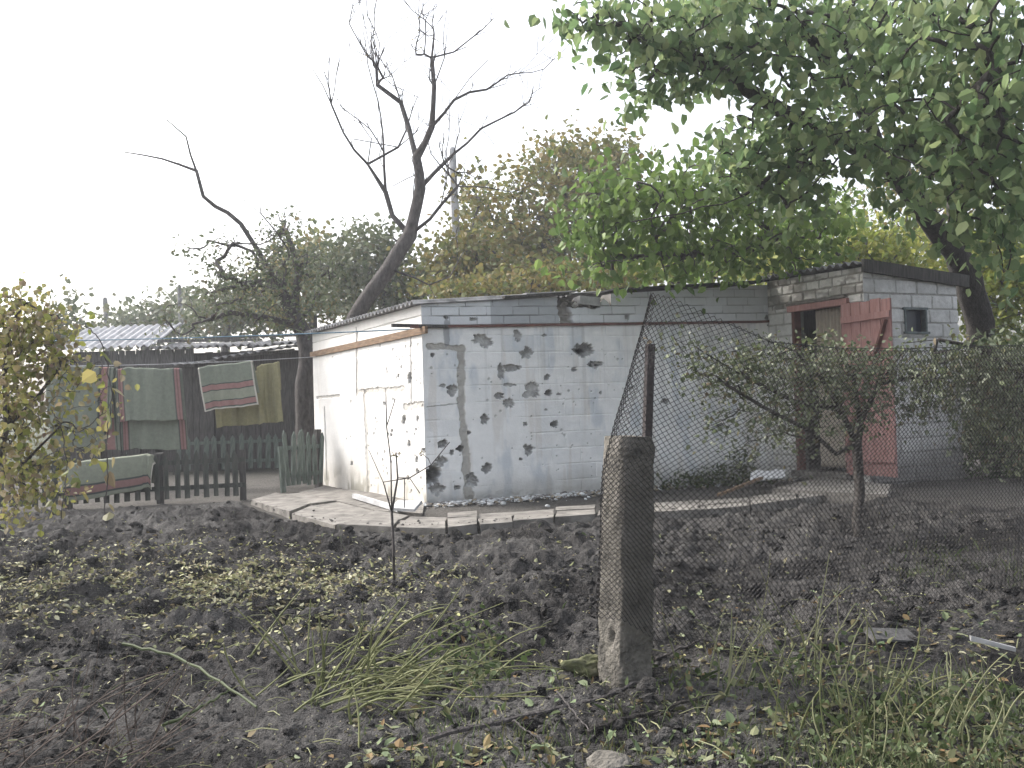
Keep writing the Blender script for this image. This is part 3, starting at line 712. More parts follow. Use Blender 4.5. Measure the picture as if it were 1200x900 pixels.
# ------------------------------------------------------------------ path: slabs, kerb and pad
def slab_poly(mb, pts, z1, th=.07):
    mb.prism(pts, z1 - th, z1)
mb = MB()
def wpt(px, py): return on_z(px, py, GZ + .03)[:2]
fr_ = [(292, 588), (340, 603), (395, 617), (462, 620), (524, 621), (560, 617), (600, 613), (650, 610), (700, 606), (760, 602), (820, 599), (880, 594), (935, 587), (985, 580)]
mid = [(322, 580), (365, 592), (420, 606), (470, 611), (524, 611), (560, 608.5), (600, 605.5), (650, 603), (700, 600), (760, 596), (820, 593), (880, 588), (935, 581), (985, 574)]
bk = [(350, 578), (395, 588), (440, 599), (480, 605), (524, 605.5), (560, 603), (600, 600.5), (650, 598), (700, 595.5), (760, 591), (820, 588), (880, 583), (935, 576), (985, 569)]
def quad_slab(a, b, c, d, z, sh=.05):
    q = np.array([wpt(*a), wpt(*b), wpt(*c), wpt(*d)]); ce = q.mean(0); q = ce + (q - ce) * (1 - sh); q = q + rng.normal(0, .008, q.shape)
    mb.prism(q, z - .09, np.full(4, z) + rng.normal(0, .004, 4))
for k in range(len(fr_) - 1):
    zz = GZ + .045 + rng.normal(0, .006)
    quad_slab(fr_[k], fr_[k + 1], mid[k + 1], mid[k], zz); 
    if k < 8 or k > 8: quad_slab(mid[k], mid[k + 1], bk[k + 1], bk[k], zz + rng.normal(0, .008))
o = mb.obj('path', M_slab); tag(o, 'cracked concrete slab path round the building', 'path', kind='structure')
# cement pad along the end wall
mb = MB()
pad = [(350, 577), (378, 570), (440, 578), (497, 590), (495, 602), (440, 598), (395, 587)]
q = np.array([on_z(x, y, GZ + .015)[:2] for x, y in pad]); mb.prism(q, GZ - .1, GZ + .018)
o = mb.obj('cement_pad', M_slab); tag(o, 'cement pad beside the white end wall', 'pavement', kind='structure')
# raised step before the shed door
mb = MB(); q = [loc(on_z(x, y, GZ + .1)) for x, y in ((905, 571), (1040, 578), (1044, 566), (960, 558))]
q = np.array([(C0 + U * t[0] + V * t[1])[:2] for t in q]); mb.prism(q, GZ - .1, GZ + .085)
o = mb.obj('door_step', M_slab); tag(o, 'concrete step before the shed doorway', 'step', kind='structure')
# rubble at the wall foot
n_ = 2100; a_ = rng.uniform(.0, 4.9, n_); b_ = -rng.gamma(1.3, .13, n_) - .01
a_[:700] = rng.uniform(-.15, 2.4, 700)
w = C0 + a_[:, None] * U + b_[:, None] * V; w[:, 2] = np.where(beyond(w[:, 0], w[:, 1]) > 0, GZ + .012, ground_z(w[:, 0], w[:, 1]))
g_ = rng.random(n_); cr = np.where(g_[:, None] < .45, np.array([.55, .56, .56]), np.where(g_[:, None] < .8, np.array([.2, .19, .18]), np.array([.3, .26, .2]))) * rng.uniform(.7, 1.2, (n_, 1))
o = link('rubble', lumps(w, np.clip(rng.gamma(1.6, .007, n_), .004, .035), .6, .3, colr=cr), M_shedwall); tag(o, 'plaster and block rubble strewn along the wall foot', 'rubble', kind='stuff')
n_ = 260; xx_ = rng.uniform(-3.4, 4.2, n_); yy_ = np.interp(xx_, edge[:, 0], edge[:, 1]) + rng.gamma(1.2, .12, n_) + .0
o = link('soil_crumbs', lumps(np.stack([xx_, yy_, np.full(n_, GZ + .05)], -1), np.clip(rng.gamma(1.4, .004, n_), .003, .014), .7, colr=(soil2 * rng.uniform(.6, 1.8, (n_, 1)))), M_soil); tag(o, 'crumbs of soil trodden onto the slab path', 'soil', kind='stuff')
# white board leaning on the rubble by the corner
pA, pB, pC, pD = on_z(415, 581, GZ + .06), on_z(468, 597, GZ + .05), on_z(490, 596, GZ + .07), on_z(484, 588, GZ + .15)
mb = MB(); mb.beam(pA, pB, .05, .05); mb.obj('board_x', M_white_board)
o = bpy.data.objects['board_x']; o.name = 'white_board'; tag(o, 'narrow white painted board lying on the cement pad by the corner', 'board')
mb = MB(); mb.box(((pB + pD) / 2), (.30, .16, .03), R=(Matrix.Rotation(-.5, 3, 'Z') @ Matrix.Rotation(.45, 3, 'X')), jit=.006)
o = mb.obj('white_offcut', M_white_board); tag(o, 'short white panel tilted against the cracked wall corner', 'panel')
# white rag and orange stick by the shed
r_ = on_z(900, 562, GZ + .1)
A_, B_ = np.meshgrid(np.linspace(-1, 1, 30), np.linspace(-1, 1, 20)); 
zc = .06 + .07 * fbm(A_ * 2, B_ * 2, 3, 4) + .05 * (B_ > .1)
v, f = sheet(A_ * .21 + .05 * B_, B_ * .16 + .02 * A_, zc * 1.3)
rag = link('sheet_debris', mesh_np(v, f, np.full(len(f), 4), False, np.full((len(v), 3), .62)), M_cloth); rag.location = r_ - np.array([0, 0, .1]); md = rag.modifiers.new('s', 'SOLIDIFY'); md.thickness = .01
tag(rag, 'crumpled white sheet debris lying beside the shed doorway', 'debris')
mb = MB(); mb.beam(on_z(842, 580, GZ + .05), on_z(893, 560, GZ + .15), .035, .03); o = mb.obj('orange_stick', M_wood_brown); tag(o, 'orange brown batten leaning on the white debris', 'batten')

# ------------------------------------------------------------------ trees
class Skel:
    lw = 0.0
    """branch skeleton grown from drawn limbs towards leaf-cluster targets"""
    def __init__(s): s.p = []; s.par = []; s.nl = 0
    def limb(s, pts, start=None, step=.25, jit=.0):
        pts = [np.asarray(q, float) for q in pts]
        if start is None: s.p.append(pts[0]); s.par.append(-1); cur = len(s.p) - 1
        else:
            A = np.array(s.p); cur = int(np.argmin(np.linalg.norm(A - pts[0], axis=1)))
        for a_, b_ in zip(pts[:-1], pts[1:]):
            n = max(1, int(np.linalg.norm(b_ - a_) / step))
            for k in range(1, n + 1):
                q = a_ + (b_ - a_) * k / n + rng.normal(0, jit, 3) * (k < n); s.p.append(q); s.par.append(cur); cur = len(s.p) - 1
        return cur
    def grow(s, targets, bend=.18, up=.12, jit=.03, minfrac=0.0, seg=4):
        A = np.array(s.p); s.nl = n0 = len(A)
        d0 = np.array([np.min(np.linalg.norm(A - t, axis=1)) for t in targets]); order = np.argsort(d0)
        low = A[:, 2].min()
        for k in order:
            t = targets[k]; A = np.array(s.p); dd = np.linalg.norm(A - t, axis=1)
            dd = dd + np.where(A[:, 2] < low + minfrac * (t[2] - low), 1e3, 0) + np.clip(A[:, 2] - t[2], 0, 9) * .3
            j = int(np.argmin(dd)); a_ = A[j]; L = np.linalg.norm(t - a_)
            if L < .02: continue
            par = s.par[j]; dr = (a_ - A[par]) if par >= 0 else np.array([0, 0, 1.0]); dr = dr / (np.linalg.norm(dr) + 1e-9)
            c = a_ + dr * L * bend + (t - a_) * .35 + np.array([0, 0, up * L]) ; cur = j
            for q in range(1, seg + 1):
                u = q / seg; b = (1 - u) ** 2 * a_ + 2 * u * (1 - u) * c + u * u * t + rng.normal(0, jit * L, 3) * (q < seg)
                s.p.append(b); s.par.append(cur); cur = len(s.p) - 1
    def twig(s, n, lmin, lmax, i0=0, zmin=0, upw=.35, spread=.75):
        for k in range(n):
            i = int(rng.integers(max(1, i0), len(s.p)))
            if s.p[i][2] < zmin: continue
            d = s.p[i] - s.p[s.par[i]]; d = d / (np.linalg.norm(d) + 1e-9)
            d = d * .7 + rng.normal(0, spread, 3) * .7 + np.array([0, 0, upw]); d /= np.linalg.norm(d); L = rng.uniform(lmin, lmax); cur = i; q = s.p[i]
            for j in range(3):
                d = d + rng.normal(0, .13, 3) + np.array([0, 0, .06]); d /= np.linalg.norm(d); q = q + d * L / 3; s.p.append(q); s.par.append(cur); cur = len(s.p) - 1
    def radii(s, tip=.006, ex=2.3, rmax=None, base=None):
        n = len(s.p); acc = np.zeros(n); ch = [[] for _ in range(n)]
        for i in range(n):
            if s.par[i] >= 0: ch[s.par[i]].append(i)
        for i in range(n - 1, -1, -1):
            if not ch[i]: acc[i] = tip ** ex
            if i < s.nl: acc[i] += s.lw * tip ** ex
            if s.par[i] >= 0: acc[s.par[i]] += acc[i] * (1.015)
        r = acc ** (1 / ex)
        if base: r = np.minimum(r * 1.0, 1e9); r = tip + (r - tip) * (base - tip) / (r.max() - tip)
        return r, ch, acc
    def mesh(s, mb, tip=.006, base=None, ex=2.3, sides=6, small=4):
        r, ch, acc = s.radii(tip, ex, base=base); P_ = np.array(s.p)
        starts = [(i, -1) for i in range(len(P_)) if s.par[i] < 0]
        while starts:
            i, pr = starts.pop(); chain = [pr] if pr >= 0 else []
            rr = [min(r[i] * 1.15, r[pr])] if pr >= 0 else []
            while True:
                chain.append(i); rr.append(r[i])
                if not ch[i]: break
                c = sorted(ch[i], key=lambda q: -acc[q]); starts += [(q, i) for q in c[1:]]; i = c[0]
            if len(chain) > 1: mb.tube(P_[chain], rr, sides if rr[0] > .02 else small)
        return r
def cluster_points(blobs):
    """blobs: (px, py, rx, ry, d, dspread, n[, ang]) -> world targets inside ellipsoids"""
    out = []
    for b in blobs:
        px, py, rx, ry, d, ds, n = b[:7]; v = rng.normal(0, 1, (n, 3)); v /= np.linalg.norm(v, axis=1)[:, None]; v *= rng.uniform(.15, 1, (n, 1)) ** .5
        out.append(P(px + v[:, 0] * rx, py + v[:, 1] * ry, d + v[:, 2] * ds))
    return np.vstack(out)
def scatter(targets, per, sig, size, drop=.0):
    n = len(targets); q = np.repeat(targets, per, 0); q = q + rng.normal(0, 1, q.shape) * np.array([sig, sig, sig * .8]); q[:, 2] -= drop
    return q, rng.uniform(size[0], size[1], len(q))
def proj(p):
    d = (p - CAM); z = d @ fw; return 600 + F * (d @ rt) / z, 450 - F * (d @ up) / z
def base_at(px, d): 
    q = P(px, 460, d); return np.array([q[0], q[1], base_z(q[0], q[1]) - .05])

def tree(name, label, cat, limbs, blobs, bark, lmat, per, sig, size, ex=2.1, up=.12, tip=.006, base=None, group=None, root=None, bend=.2, width=1., holes=(), crown_name='crown', seg=4, drop=0., flat=.1, sides=7, extra_t=None, curl=.25, droop=.25, minfrac=.35, thin=.0, jitl=.012, lw=0.0, twigs=()):
    sk = Skel(); first = True
    for L in limbs:
        sk.limb(L, None if first else 1, jit=jitl); first = False
    sk.lw = lw; sk.nl = len(sk.p)
    T = cluster_points(blobs) if blobs else np.zeros((0, 3))
    if len(holes) and len(T):
        x, y = proj(T); k = np.ones(len(T), bool)
        for (hx, hy, hr, hs) in holes: k &= ((x - hx) / hr) ** 2 + ((y - hy) / hs) ** 2 > 1
        T = T[k]
    allT = T if extra_t is None else np.vstack([T, extra_t])
    if len(allT): sk.grow(allT, bend=bend, seg=seg, minfrac=minfrac, up=up)
    for tw in twigs: sk.twig(*tw)
    o = thing(name, label, cat, root if root is not None else limbs[0][0], group=group)
    ofs = np.array(o.location)
    mb = MB(); sk.mesh(mb, tip, base, sides=sides, ex=ex); mb.v = [v - ofs for v in mb.v]; mb.obj('trunk', bark, o, smooth=True)
    if len(T) and per:
        q, s_ = scatter(T, per, sig, size, drop)
        if len(holes):
            x, y = proj(q); k = np.ones(len(q), bool)
            for (hx, hy, hr, hs) in holes: k &= ((x - hx) / (hr * .85)) ** 2 + ((y - hy) / (hs * .85)) ** 2 > rng.uniform(.5, 1, len(q))
            q, s_ = q[k], s_[k]
        if thin: k = rng.random(len(q)) > thin; q, s_ = q[k], s_[k]
        v, f = leaves(q - ofs, s_, width=width, flat=flat, curl=curl, droop=droop)
        link(crown_name, mesh_np(v, f, np.full(len(f), 4), False), lmat, o)
    return o

L_walnut = leafmat('walnut_leaf', [(.11, .18, .075), (.16, .235, .10), (.07, .125, .055), (.22, .28, .13), (.13, .2, .085), (.28, .33, .15), (.095, .15, .065)], .6, .5)
L_lime = leafmat('bright_leaf', [(.10, .17, .04), (.15, .23, .06), (.07, .12, .035), (.19, .26, .08), (.12, .19, .045)], .45, .5)
L_yellow = leafmat('yellow_green_leaf', [(.26, .29, .06), (.17, .22, .05), (.34, .33, .09), (.20, .24, .05), (.13, .17, .05)], .5, .6)
L_olive = leafmat('olive_leaf', [(.10, .125, .035), (.16, .165, .045), (.20, .145, .05), (.08, .11, .035), (.22, .18, .06), (.12, .15, .045)], .4, .6)
L_brown = leafmat('brownish_leaf', [(.17, .13, .06), (.22, .17, .08), (.12, .12, .05), (.26, .2, .10), (.15, .15, .06)], .4, .6)
L_grey = leafmat('grey_green_leaf', [(.09, .115, .06), (.13, .15, .085), (.06, .085, .04), (.18, .2, .13), (.10, .12, .05), (.14, .13, .07)], .3, .6)
L_dark = leafmat('dark_leaf', [(.045, .075, .03), (.07, .105, .04), (.03, .05, .025), (.09, .12, .055)], .3, .6)
L_vine = leafmat('vine_leaf', [(.28, .28, .07), (.18, .21, .05), (.36, .31, .11), (.22, .17, .12), (.13, .16, .045), (.27, .23, .16), (.31, .31, .10), (.19, .13, .10)], .4, .6)
L_weed = leafmat('weed_leaf', [(.055, .085, .03), (.09, .12, .05), (.04, .06, .022), (.14, .16, .08), (.09, .08, .04)], .35, .6)
L_apple = leafmat('apple_leaf', [(.075, .10, .045), (.13, .15, .09), (.05, .07, .035), (.2, .22, .15), (.10, .13, .05), (.13, .10, .06)], .25, .5)

# big walnut behind and over the small shed
def PP(*l): return [P(x, y, d) for x, y, d in l]
wd = 14.2
b0 = base_at(1165, wd)
limbs = [
    [b0, P(1158, 470, wd), P(1150, 380, wd), P(1128, 310, 13.8), P(1092, 262, 13.2), P(1050, 200, 12.4), P(1005, 120, 11.6), P(960, 60, 10.8), P(925, 0, 10.2)],
    [P(1128, 310, 13.8), P(1120, 240, 13.6), P(1112, 150, 13.2), P(1100, 60, 12.8), P(1095, -60, 12.4)],
    [P(1092, 262, 13.2), P(1070, 230, 13.4), P(1030, 190, 13.4), P(960, 175, 13.4), P(880, 190, 13.2)],
    [P(1050, 200, 12.4), P(985, 160, 11.6), P(900, 120, 10.8), P(820, 70, 10.2), P(740, 40, 9.8)],
    [P(1112, 150, 13.2), P(1150, 60, 12), P(1190, 0, 11)],
    [P(1120, 240, 13.6), P(1150, 200, 11.5), P(1170, 140, 9.5), P(1150, 100, 8.4)],
    [P(985, 160, 11.6), P(930, 190, 11.0), P(870, 230, 10.6), P(800, 250, 10.3), P(740, 260, 10)],
]
wh = [(830, 125, 34, 20), (1012, 245, 30, 24), (985, 60, 10, 10), (765, 195, 40, 26), (880, 105, 16, 10), (905, 255, 22, 12), (780, 130, 24, 14), (700, 175, 50, 30), (936, 215, 12, 8), (868, 160, 12, 8), (1088, 268, 22, 24), (1052, 205, 14, 14), (920, 75, 12, 8), (1000, 175, 12, 9), (820, 60, 10, 7), (1075, 110, 10, 9), (950, 130, 10, 7)]
blobs = [
    (720, 20, 60, 45, 9.8, .6, 34), (800, 20, 70, 60, 10, .8, 60), (880, 20, 70, 70, 10.2, 1, 70), (770, 70, 70, 45, 10, .7, 44), (850, 90, 80, 45, 10.2, .8, 56),
    (960, 60, 70, 80, 10.4, 1.2, 80), (1040, 40, 70, 90, 10.5, 1.4, 90), (1110, 60, 80, 100, 9.2, 1.3, 100), (1180, 60, 60, 110, 8.8, 1.2, 80),
    (900, 160, 60, 40, 10.6, .8, 40), (960, 150, 60, 50, 10.8, .8, 52), (1040, 150, 60, 60, 10.2, 1.2, 70), (1120, 170, 60, 70, 9.2, .9, 70), (1185, 190, 40, 90, 9, .9, 54),
    (930, 215, 50, 40, 10.6, .6, 36), (870, 190, 40, 30, 10.6, .6, 22), (1060, 225, 40, 40, 10.8, .7, 26), (1120, 270, 30, 40, 9.6, .4, 22), (1185, 270, 36, 60, 10, .8, 30), (690, 20, 26, 20, 9.8, .3, 10), (755, 110, 26, 20, 9.9, .3, 8)]
blobs = [b[:6] + (int(b[6] * .72),) for b in blobs]
tree('walnut_tree', 'big dark green walnut tree spreading over the small block shed', 'tree', limbs, blobs, M_bark, L_walnut, 10, .16, (.07, .165), tip=.007, base=.21, holes=wh, width=1.35, drop=.05, droop=.9)
# lower bright branch mass is a nearer tree in front of the long wall's roof
b1 = base_at(935, 15.5)
limbs = [[b1, P(960, 400, 15.5), P(935, 310, 14.6), P(905, 270, 13.6), P(860, 240, 12.8), P(800, 235, 12.2), P(740, 240, 12)],
         [P(960, 400, 15.5), P(985, 300, 15), P(940, 262, 13.8), P(890, 215, 13), P(850, 180, 12.6)],
         [P(905, 270, 13.6), P(870, 290, 13), P(800, 300, 12.4), P(720, 300, 12)]]
blobs = [(700, 250, 36, 34, 11.6, .5, 24), (760, 225, 60, 45, 11.8, 1.1, 44), (820, 230, 60, 55, 12, 1.1, 44), (740, 290, 60, 38, 12, 1, 34), (820, 300, 70, 36, 12.4, 1, 36), (940, 285, 46, 30, 13, .8, 30), (970, 250, 40, 24, 13.2, .7, 22), (690, 290, 26, 30, 11.8, .5, 10), (880, 230, 45, 38, 12.3, .6, 36), (700, 215, 22, 18, 11.6, .3, 8), (880, 290, 40, 25, 12.8, .5, 18), (925, 255, 30, 25, 12.6, .4, 14)]
tree('bright_green_tree', 'bright green broad leaved tree rising over the dark felt roof edge', 'tree', limbs, blobs, M_bark_grey, L_lime, 11, .19, (.08, .155), tip=.007, base=.10, width=1.35, droop=.9, holes=[(900, 262, 14, 10)])

# tall bare tree behind the end wall
s22 = 2.2222
def T7(*l, d=17.0, dd=0.0): return [P(100 + x / s22, y / s22, d + dd * k) for k, (x, y) in enumerate(l)]
bb0 = base_at(395, 17.2)
limbs = [[bb0, P(400, 420, 17.1)] + T7((700, 830), (745, 760), (790, 700), (845, 612)),
         T7((845, 612), (800, 562), (782, 500), (778, 440), (775, 350), (762, 262), (735, 165), (722, 75), dd=.12),
         T7((778, 470), (700, 390), (672, 345), (640, 270), (592, 180), dd=-.15), T7((790, 430), (835, 340), (850, 290), (865, 250), dd=.2),
         T7((845, 612), (872, 490), (862, 410), (902, 330), (908, 225), (935, 150), (932, 90), (942, 20), dd=-.12),
         T7((912, 200), (902, 150), (908, 90), dd=.1), T7((930, 170), (960, 135), (992, 122), dd=.2), T7((905, 330), (960, 260), (1000, 205), (1050, 155), dd=-.1),
         T7((876, 480), (960, 400), (1030, 335), (1110, 292), dd=.2), T7((868, 605), (925, 535), (970, 485), (1040, 487), (1110, 500), dd=-.1),
         T7((862, 410), (832, 300), (800, 200), (778, 165), dd=.2), T7((870, 450), (800, 485), dd=.0), T7((790, 715), (855, 722), (895, 742), (912, 778), dd=-.15), T7((895, 742), (950, 720), (988, 650), dd=-.2),
         T7((775, 350), (700, 362)), T7((760, 262), (758, 180), (752, 110), dd=.2), T7((768, 420), (745, 360)), T7((970, 485), (900, 400), (885, 340), dd=.1), T7((960, 250), (1000, 240), (1095, 218), dd=.1), T7((640, 270), (632, 210), (636, 150))]
ext = cluster_points([(450, 90, 60, 60, 17, .7, 55), (510, 90, 55, 65, 17, .7, 60), (565, 150, 45, 50, 17, .6, 34), (395, 120, 30, 60, 17, .4, 22)])
tree('bare_tree', 'tall leafless tree with forked dark trunk behind the white end wall', 'tree', limbs, [(470, 60, 70, 50, 17, .6, 5)], M_bark_grey, L_brown, 3, .12, (.04, .08), tip=.0058, base=.155, seg=4, minfrac=.62, ex=1.5, up=.10, bend=.15, lw=1.3, twigs=((120, .25, .75, 18, 3.6), (150, .15, .45, 60, 4.0)))
# half-dead apple tree against the wood shed, with its long dead limb
ab = base_at(352, 15.6)
limbs = [[ab, P(356, 470, 15.6), P(360, 410, 15.6), P(345, 372, 15.7), P(322, 330, 15.8), P(300, 290, 16), P(282, 262, 16), P(238, 230, 16.1), P(230, 200, 16.1), P(218, 160, 16.2), P(195, 140, 16.3)],
         [P(230, 200, 16.1), P(190, 186, 16.2), P(145, 178, 16.3)], [P(360, 410, 15.6), P(345, 380, 15.6), P(310, 372, 15.4), P(270, 366, 15.2), P(225, 380, 15)],
         [P(322, 330, 15.8), P(280, 335, 15.4), P(240, 345, 15)], [P(345, 372, 15.7), P(350, 320, 15.9), P(335, 270, 16)]]
blobs = [(335, 300, 40, 40, 15.8, .8, 34), (300, 330, 50, 36, 15.4, .8, 44), (360, 330, 40, 40, 15.8, .7, 34), (270, 350, 50, 30, 15.2, .6, 30), (330, 370, 50, 20, 15.4, .6, 20), (240, 300, 40, 25, 15.4, .5, 10), (215, 375, 40, 20, 15, .5, 10), (330, 265, 14, 22, 16, .3, 10)]
tree('apple_tree', 'thin grey green apple tree with one long dead limb over the plank shed', 'tree', limbs, blobs, M_bark_grey, L_apple, 17, .15, (.045, .095), tip=.0055, base=.15, seg=4, extra_t=cluster_points([(250, 290, 50, 22, 15.5, .4, 10), ]), minfrac=.3, lw=1.1, twigs=((70, .2, .8, 12, 3.2),))

# trees further back, each with its own crown
back = [  # name,label, base px, d, trunk top (px,py), blobs, leaf, size
 ('olive_tree', 'olive brown tree between the pale pole and the bright green tree', 640, 27, (640, 240), [(640, 230, 60, 60, 27, 2, 60), (600, 280, 60, 50, 27, 2, 54), (680, 200, 60, 45, 27, 2, 50), (720, 220, 50, 50, 27, 1.5, 40), (660, 300, 80, 40, 27, 2, 60), (560, 250, 30, 40, 27, 1, 12)], L_olive, 16),
 ('olive_tree', 'low olive tree partly hidden behind the pale pole', 560, 24, (560, 290), [(560, 300, 50, 40, 24, 1.5, 50), (520, 320, 45, 30, 24, 1.5, 40), (600, 330, 50, 24, 24, 1.5, 36), (560, 220, 30, 30, 24, 1, 8)], L_olive, 15),
 ('back_tree', 'grey green tree seen through the fork of the leafless tree', 450, 25, (450, 310), [(440, 300, 45, 36, 25, 1.5, 46), (400, 310, 40, 34, 25, 1.5, 36), (480, 330, 40, 26, 25, 1.5, 30), (430, 345, 60, 20, 25, 1.5, 26)], L_grey, 15),
 ('back_tree', 'green brown shrub tree just over the white building roof', 620, 20, (620, 330), [(600, 340, 70, 16, 20, 1, 40), (680, 330, 60, 20, 20, 1, 34), (530, 345, 40, 14, 20, 1, 20)], L_olive, 14),
 ('back_tree', 'pale grey green low trees furthest left beyond the corrugated roof', 170, 38, (170, 385), [(170, 380, 45, 18, 38, 2, 34), (215, 370, 40, 24, 38, 2, 34), (130, 390, 22, 12, 38, 1, 10)], L_grey, 14),
 ('back_tree', 'rounded grey tree behind the plank shed', 265, 32, (265, 370), [(260, 365, 50, 26, 32, 2, 46), (310, 360, 45, 30, 32, 2, 40)], L_grey, 14),
 ('back_tree', 'green tree behind the thin apple tree', 365, 30, (365, 340), [(360, 320, 45, 44, 30, 2, 60), (330, 350, 50, 30, 30, 2, 40), (400, 350, 30, 24, 30, 2, 30)], L_olive, 14),
 ('back_tree', 'spindly bare topped sapling at the far left skyline', 70, 30, (72, 375), [(72, 372, 8, 24, 30, .5, 12), (60, 385, 20, 14, 30, .5, 10), (90, 395, 20, 12, 30, 1, 8)], L_grey, 10),
 ('yellowing_tree', 'yellow green tree right behind the block shed roof', 985, 19, (985, 300), [(960, 285, 60, 34, 19, 1.5, 50), (1030, 285, 40, 30, 19, 1.5, 34), (900, 310, 50, 24, 19, 1.5, 30), (1065, 300, 36, 26, 19, 1.5, 24)], L_yellow, 16),
 ('yellowing_tree', 'yellow green tree behind the walnut trunk at the right edge', 1190, 18, (1190, 280), [(1180, 320, 40, 60, 18, 1.3, 60), (1150, 300, 30, 50, 18, 1.3, 36), (1215, 290, 50, 80, 18, 1.3, 60), (1110, 330, 34, 40, 18, 1, 26), (1170, 380, 40, 30, 18, 1, 26)], L_yellow, 16),
 ('back_tree', 'dull yellow tree below the bright green leaves', 800, 21, (800, 310), [(780, 310, 70, 30, 21, 1.4, 44), (870, 305, 60, 30, 21, 1.4, 36), (730, 320, 40, 20, 21, 1, 20)], L_yellow, 15),
 ('back_tree', 'dark olive tree behind the walnut crown', 1080, 24, (1080, 200), [(1080, 230, 80, 70, 24, 2, 50), (1160, 150, 70, 90, 24, 2, 50)], L_olive, 14),
]
for nm, lab, bpx, d, (tx, ty), blobs, lm, per in back:
    b = base_at(bpx, d); s = d / 20.0
    tree(nm, lab, 'tree', [[b, (b + P(tx, ty, d)) / 2 + rng.normal(0, .15, 3), P(tx, ty, d)]], blobs, M_bark_grey, lm, int(per * 1.9), .23 * s, (.08 * s, .15 * s), tip=.006 * s, base=.10 * s, group='trees behind the buildings', seg=3, width=1.45, minfrac=.45)

# dark hedge right of the shed, behind the fence
for k, (px, py, rx, ry, d, n, lab) in enumerate(((1165, 470, 45, 80, 12.6, 150, 'dark evergreen bush filling the gap right of the block shed'), (1235, 500, 60, 90, 12.0, 150, 'dark evergreen bush cut by the right edge of the view'))):
    b = base_at(px, d)
    tree('evergreen_bush', lab, 'bush', [[b, P(px, 540, d), P(px, py, d)]], [(px, py, rx, ry, d, .5, n), (px, 550, rx, 40, d, .5, 60)], M_bark, L_dark, 14, .12, (.05, .10), tip=.005, base=.05, group='dark bushes right of the shed', seg=2, minfrac=0)
# small orchard tree right behind the wire netting
td = 8.1
tb = on_ground(1008, 636)[0]
limbs = [[tb, P(1008, 580, td), P(1004, 520, td), P(1008, 495, td), P(1030, 450, td), P(1060, 410, td), P(1105, 405, td)],
         [P(1004, 520, td), P(985, 480, td), P(960, 440, td - .1), P(930, 410, td - .2), P(900, 400, td - .3)], [P(1005, 548, td), P(980, 532, td - .1), P(950, 505, td - .2), P(900, 480, td - .4), P(850, 450, td - .5)],
         [P(1008, 495, td), P(1000, 440, td), P(975, 400, td + .1), P(960, 395, td)], [P(985, 480, td), P(930, 470, td - .2), P(870, 440, td - .3), P(820, 410, td - .3)], [P(1030, 450, td), P(1080, 440, td), P(1120, 450, td - .2)]]
blobs = [(970, 430, 60, 34, td, .4, 90), (1010, 450, 50, 40, td, .4, 60), (900, 430, 60, 36, td - .2, .35, 70), (930, 490, 50, 40, td - .1, .35, 46), (850, 440, 50, 34, td - .3, .3, 36), (1060, 430, 50, 30, td, .3, 50), (1090, 470, 40, 30, td, .3, 26), (870, 500, 60, 36, td - .3, .3, 20), (800, 410, 24, 30, td - .3, .2, 8), (1000, 500, 40, 20, td, .2, 14)]
tree('orchard_tree', 'small twiggy fruit tree standing behind the wire netting before the red door', 'tree', limbs, blobs, M_bark, L_apple, 11, .085, (.026, .056), tip=.0028, base=.042, seg=3, minfrac=.3, width=1.3)
# drooping branchy bush at the right edge
td = 7.6; tb = base_at(1225, td)
limbs = [[tb, P(1225, 520, td), P(1200, 440, td), P(1150, 408, td), P(1100, 398, td), P(1060, 402, td)], [P(1225, 520, td), P(1210, 400, td), P(1180, 380, td), P(1140, 392, td)]]
blobs = [(1150, 420, 55, 20, td, .3, 40), (1180, 450, 50, 45, td, .4, 70), (1120, 440, 50, 40, td, .3, 30), (1195, 510, 36, 40, td, .3, 34), (1150, 500, 34, 34, td, .3, 14), (1200, 400, 30, 12, td, .3, 14)]
tree('fruit_bush', 'leafy fruit bush with arching branches behind the netting at the right edge', 'bush', limbs, blobs, M_bark, L_apple, 13, .09, (.03, .07), tip=.003, base=.04, seg=3, minfrac=.1, droop=.9)
# low green growth at the foot of the wall behind the netting
q = cluster_points([(850, 562, 60, 14, 12.4, .2, 120), (800, 570, 30, 12, 12.2, .2, 60), (870, 545, 20, 18, 12.6, .1, 30)])
pp_, ss_ = scatter(q, 6, .05, (.03, .07)); o = leafobj('weeds', pp_, ss_, L_weed, droop=-.3); tag(o, 'low green weeds at the foot of the shaded wall', 'weeds', kind='stuff')

# ------------------------------------------------------------------ grape vine and hanging strands at the left
td = 7.0; tb = base_at(-20, td)
limbs = [[tb, P(-8, 560, td), P(8, 500, td), P(5, 430, td), P(12, 380, td), P(30, 355, td), P(60, 370, td)], [P(8, 500, td), P(40, 470, td), P(70, 430, td)], [P(-8, 560, td), P(30, 540, td), P(70, 500, td)], [P(5, 430, td), P(40, 400, td), P(90, 400, td)]]
blobs = [(18, 372, 36, 28, td, .3, 40), (34, 420, 46, 40, td, .35, 50), (24, 480, 48, 40, td, .35, 54), (20, 540, 44, 34, td, .35, 46), (74, 440, 30, 50, td, .3, 14), (78, 510, 26, 40, td, .25, 12), (6, 420, 26, 70, td, .3, 36), (60, 385, 28, 20, td, .3, 18), (50, 575, 40, 16, td, .2, 14), (110, 470, 24, 60, td, .2, 10), (10, 600, 30, 16, td, .2, 10), (30, 340, 30, 12, td, .2, 5)]
tree('grape_vine', 'yellowing grape vine tangle climbing at the left edge', 'vine', limbs, blobs, M_bark_grey, L_vine, 11, .08, (.02, .066), tip=.0022, base=.028, seg=5, crown_name='foliage', minfrac=0, width=1.5, droop=.8, extra_t=cluster_points([(60, 470, 70, 100, td, .3, 60)]), bend=.5)
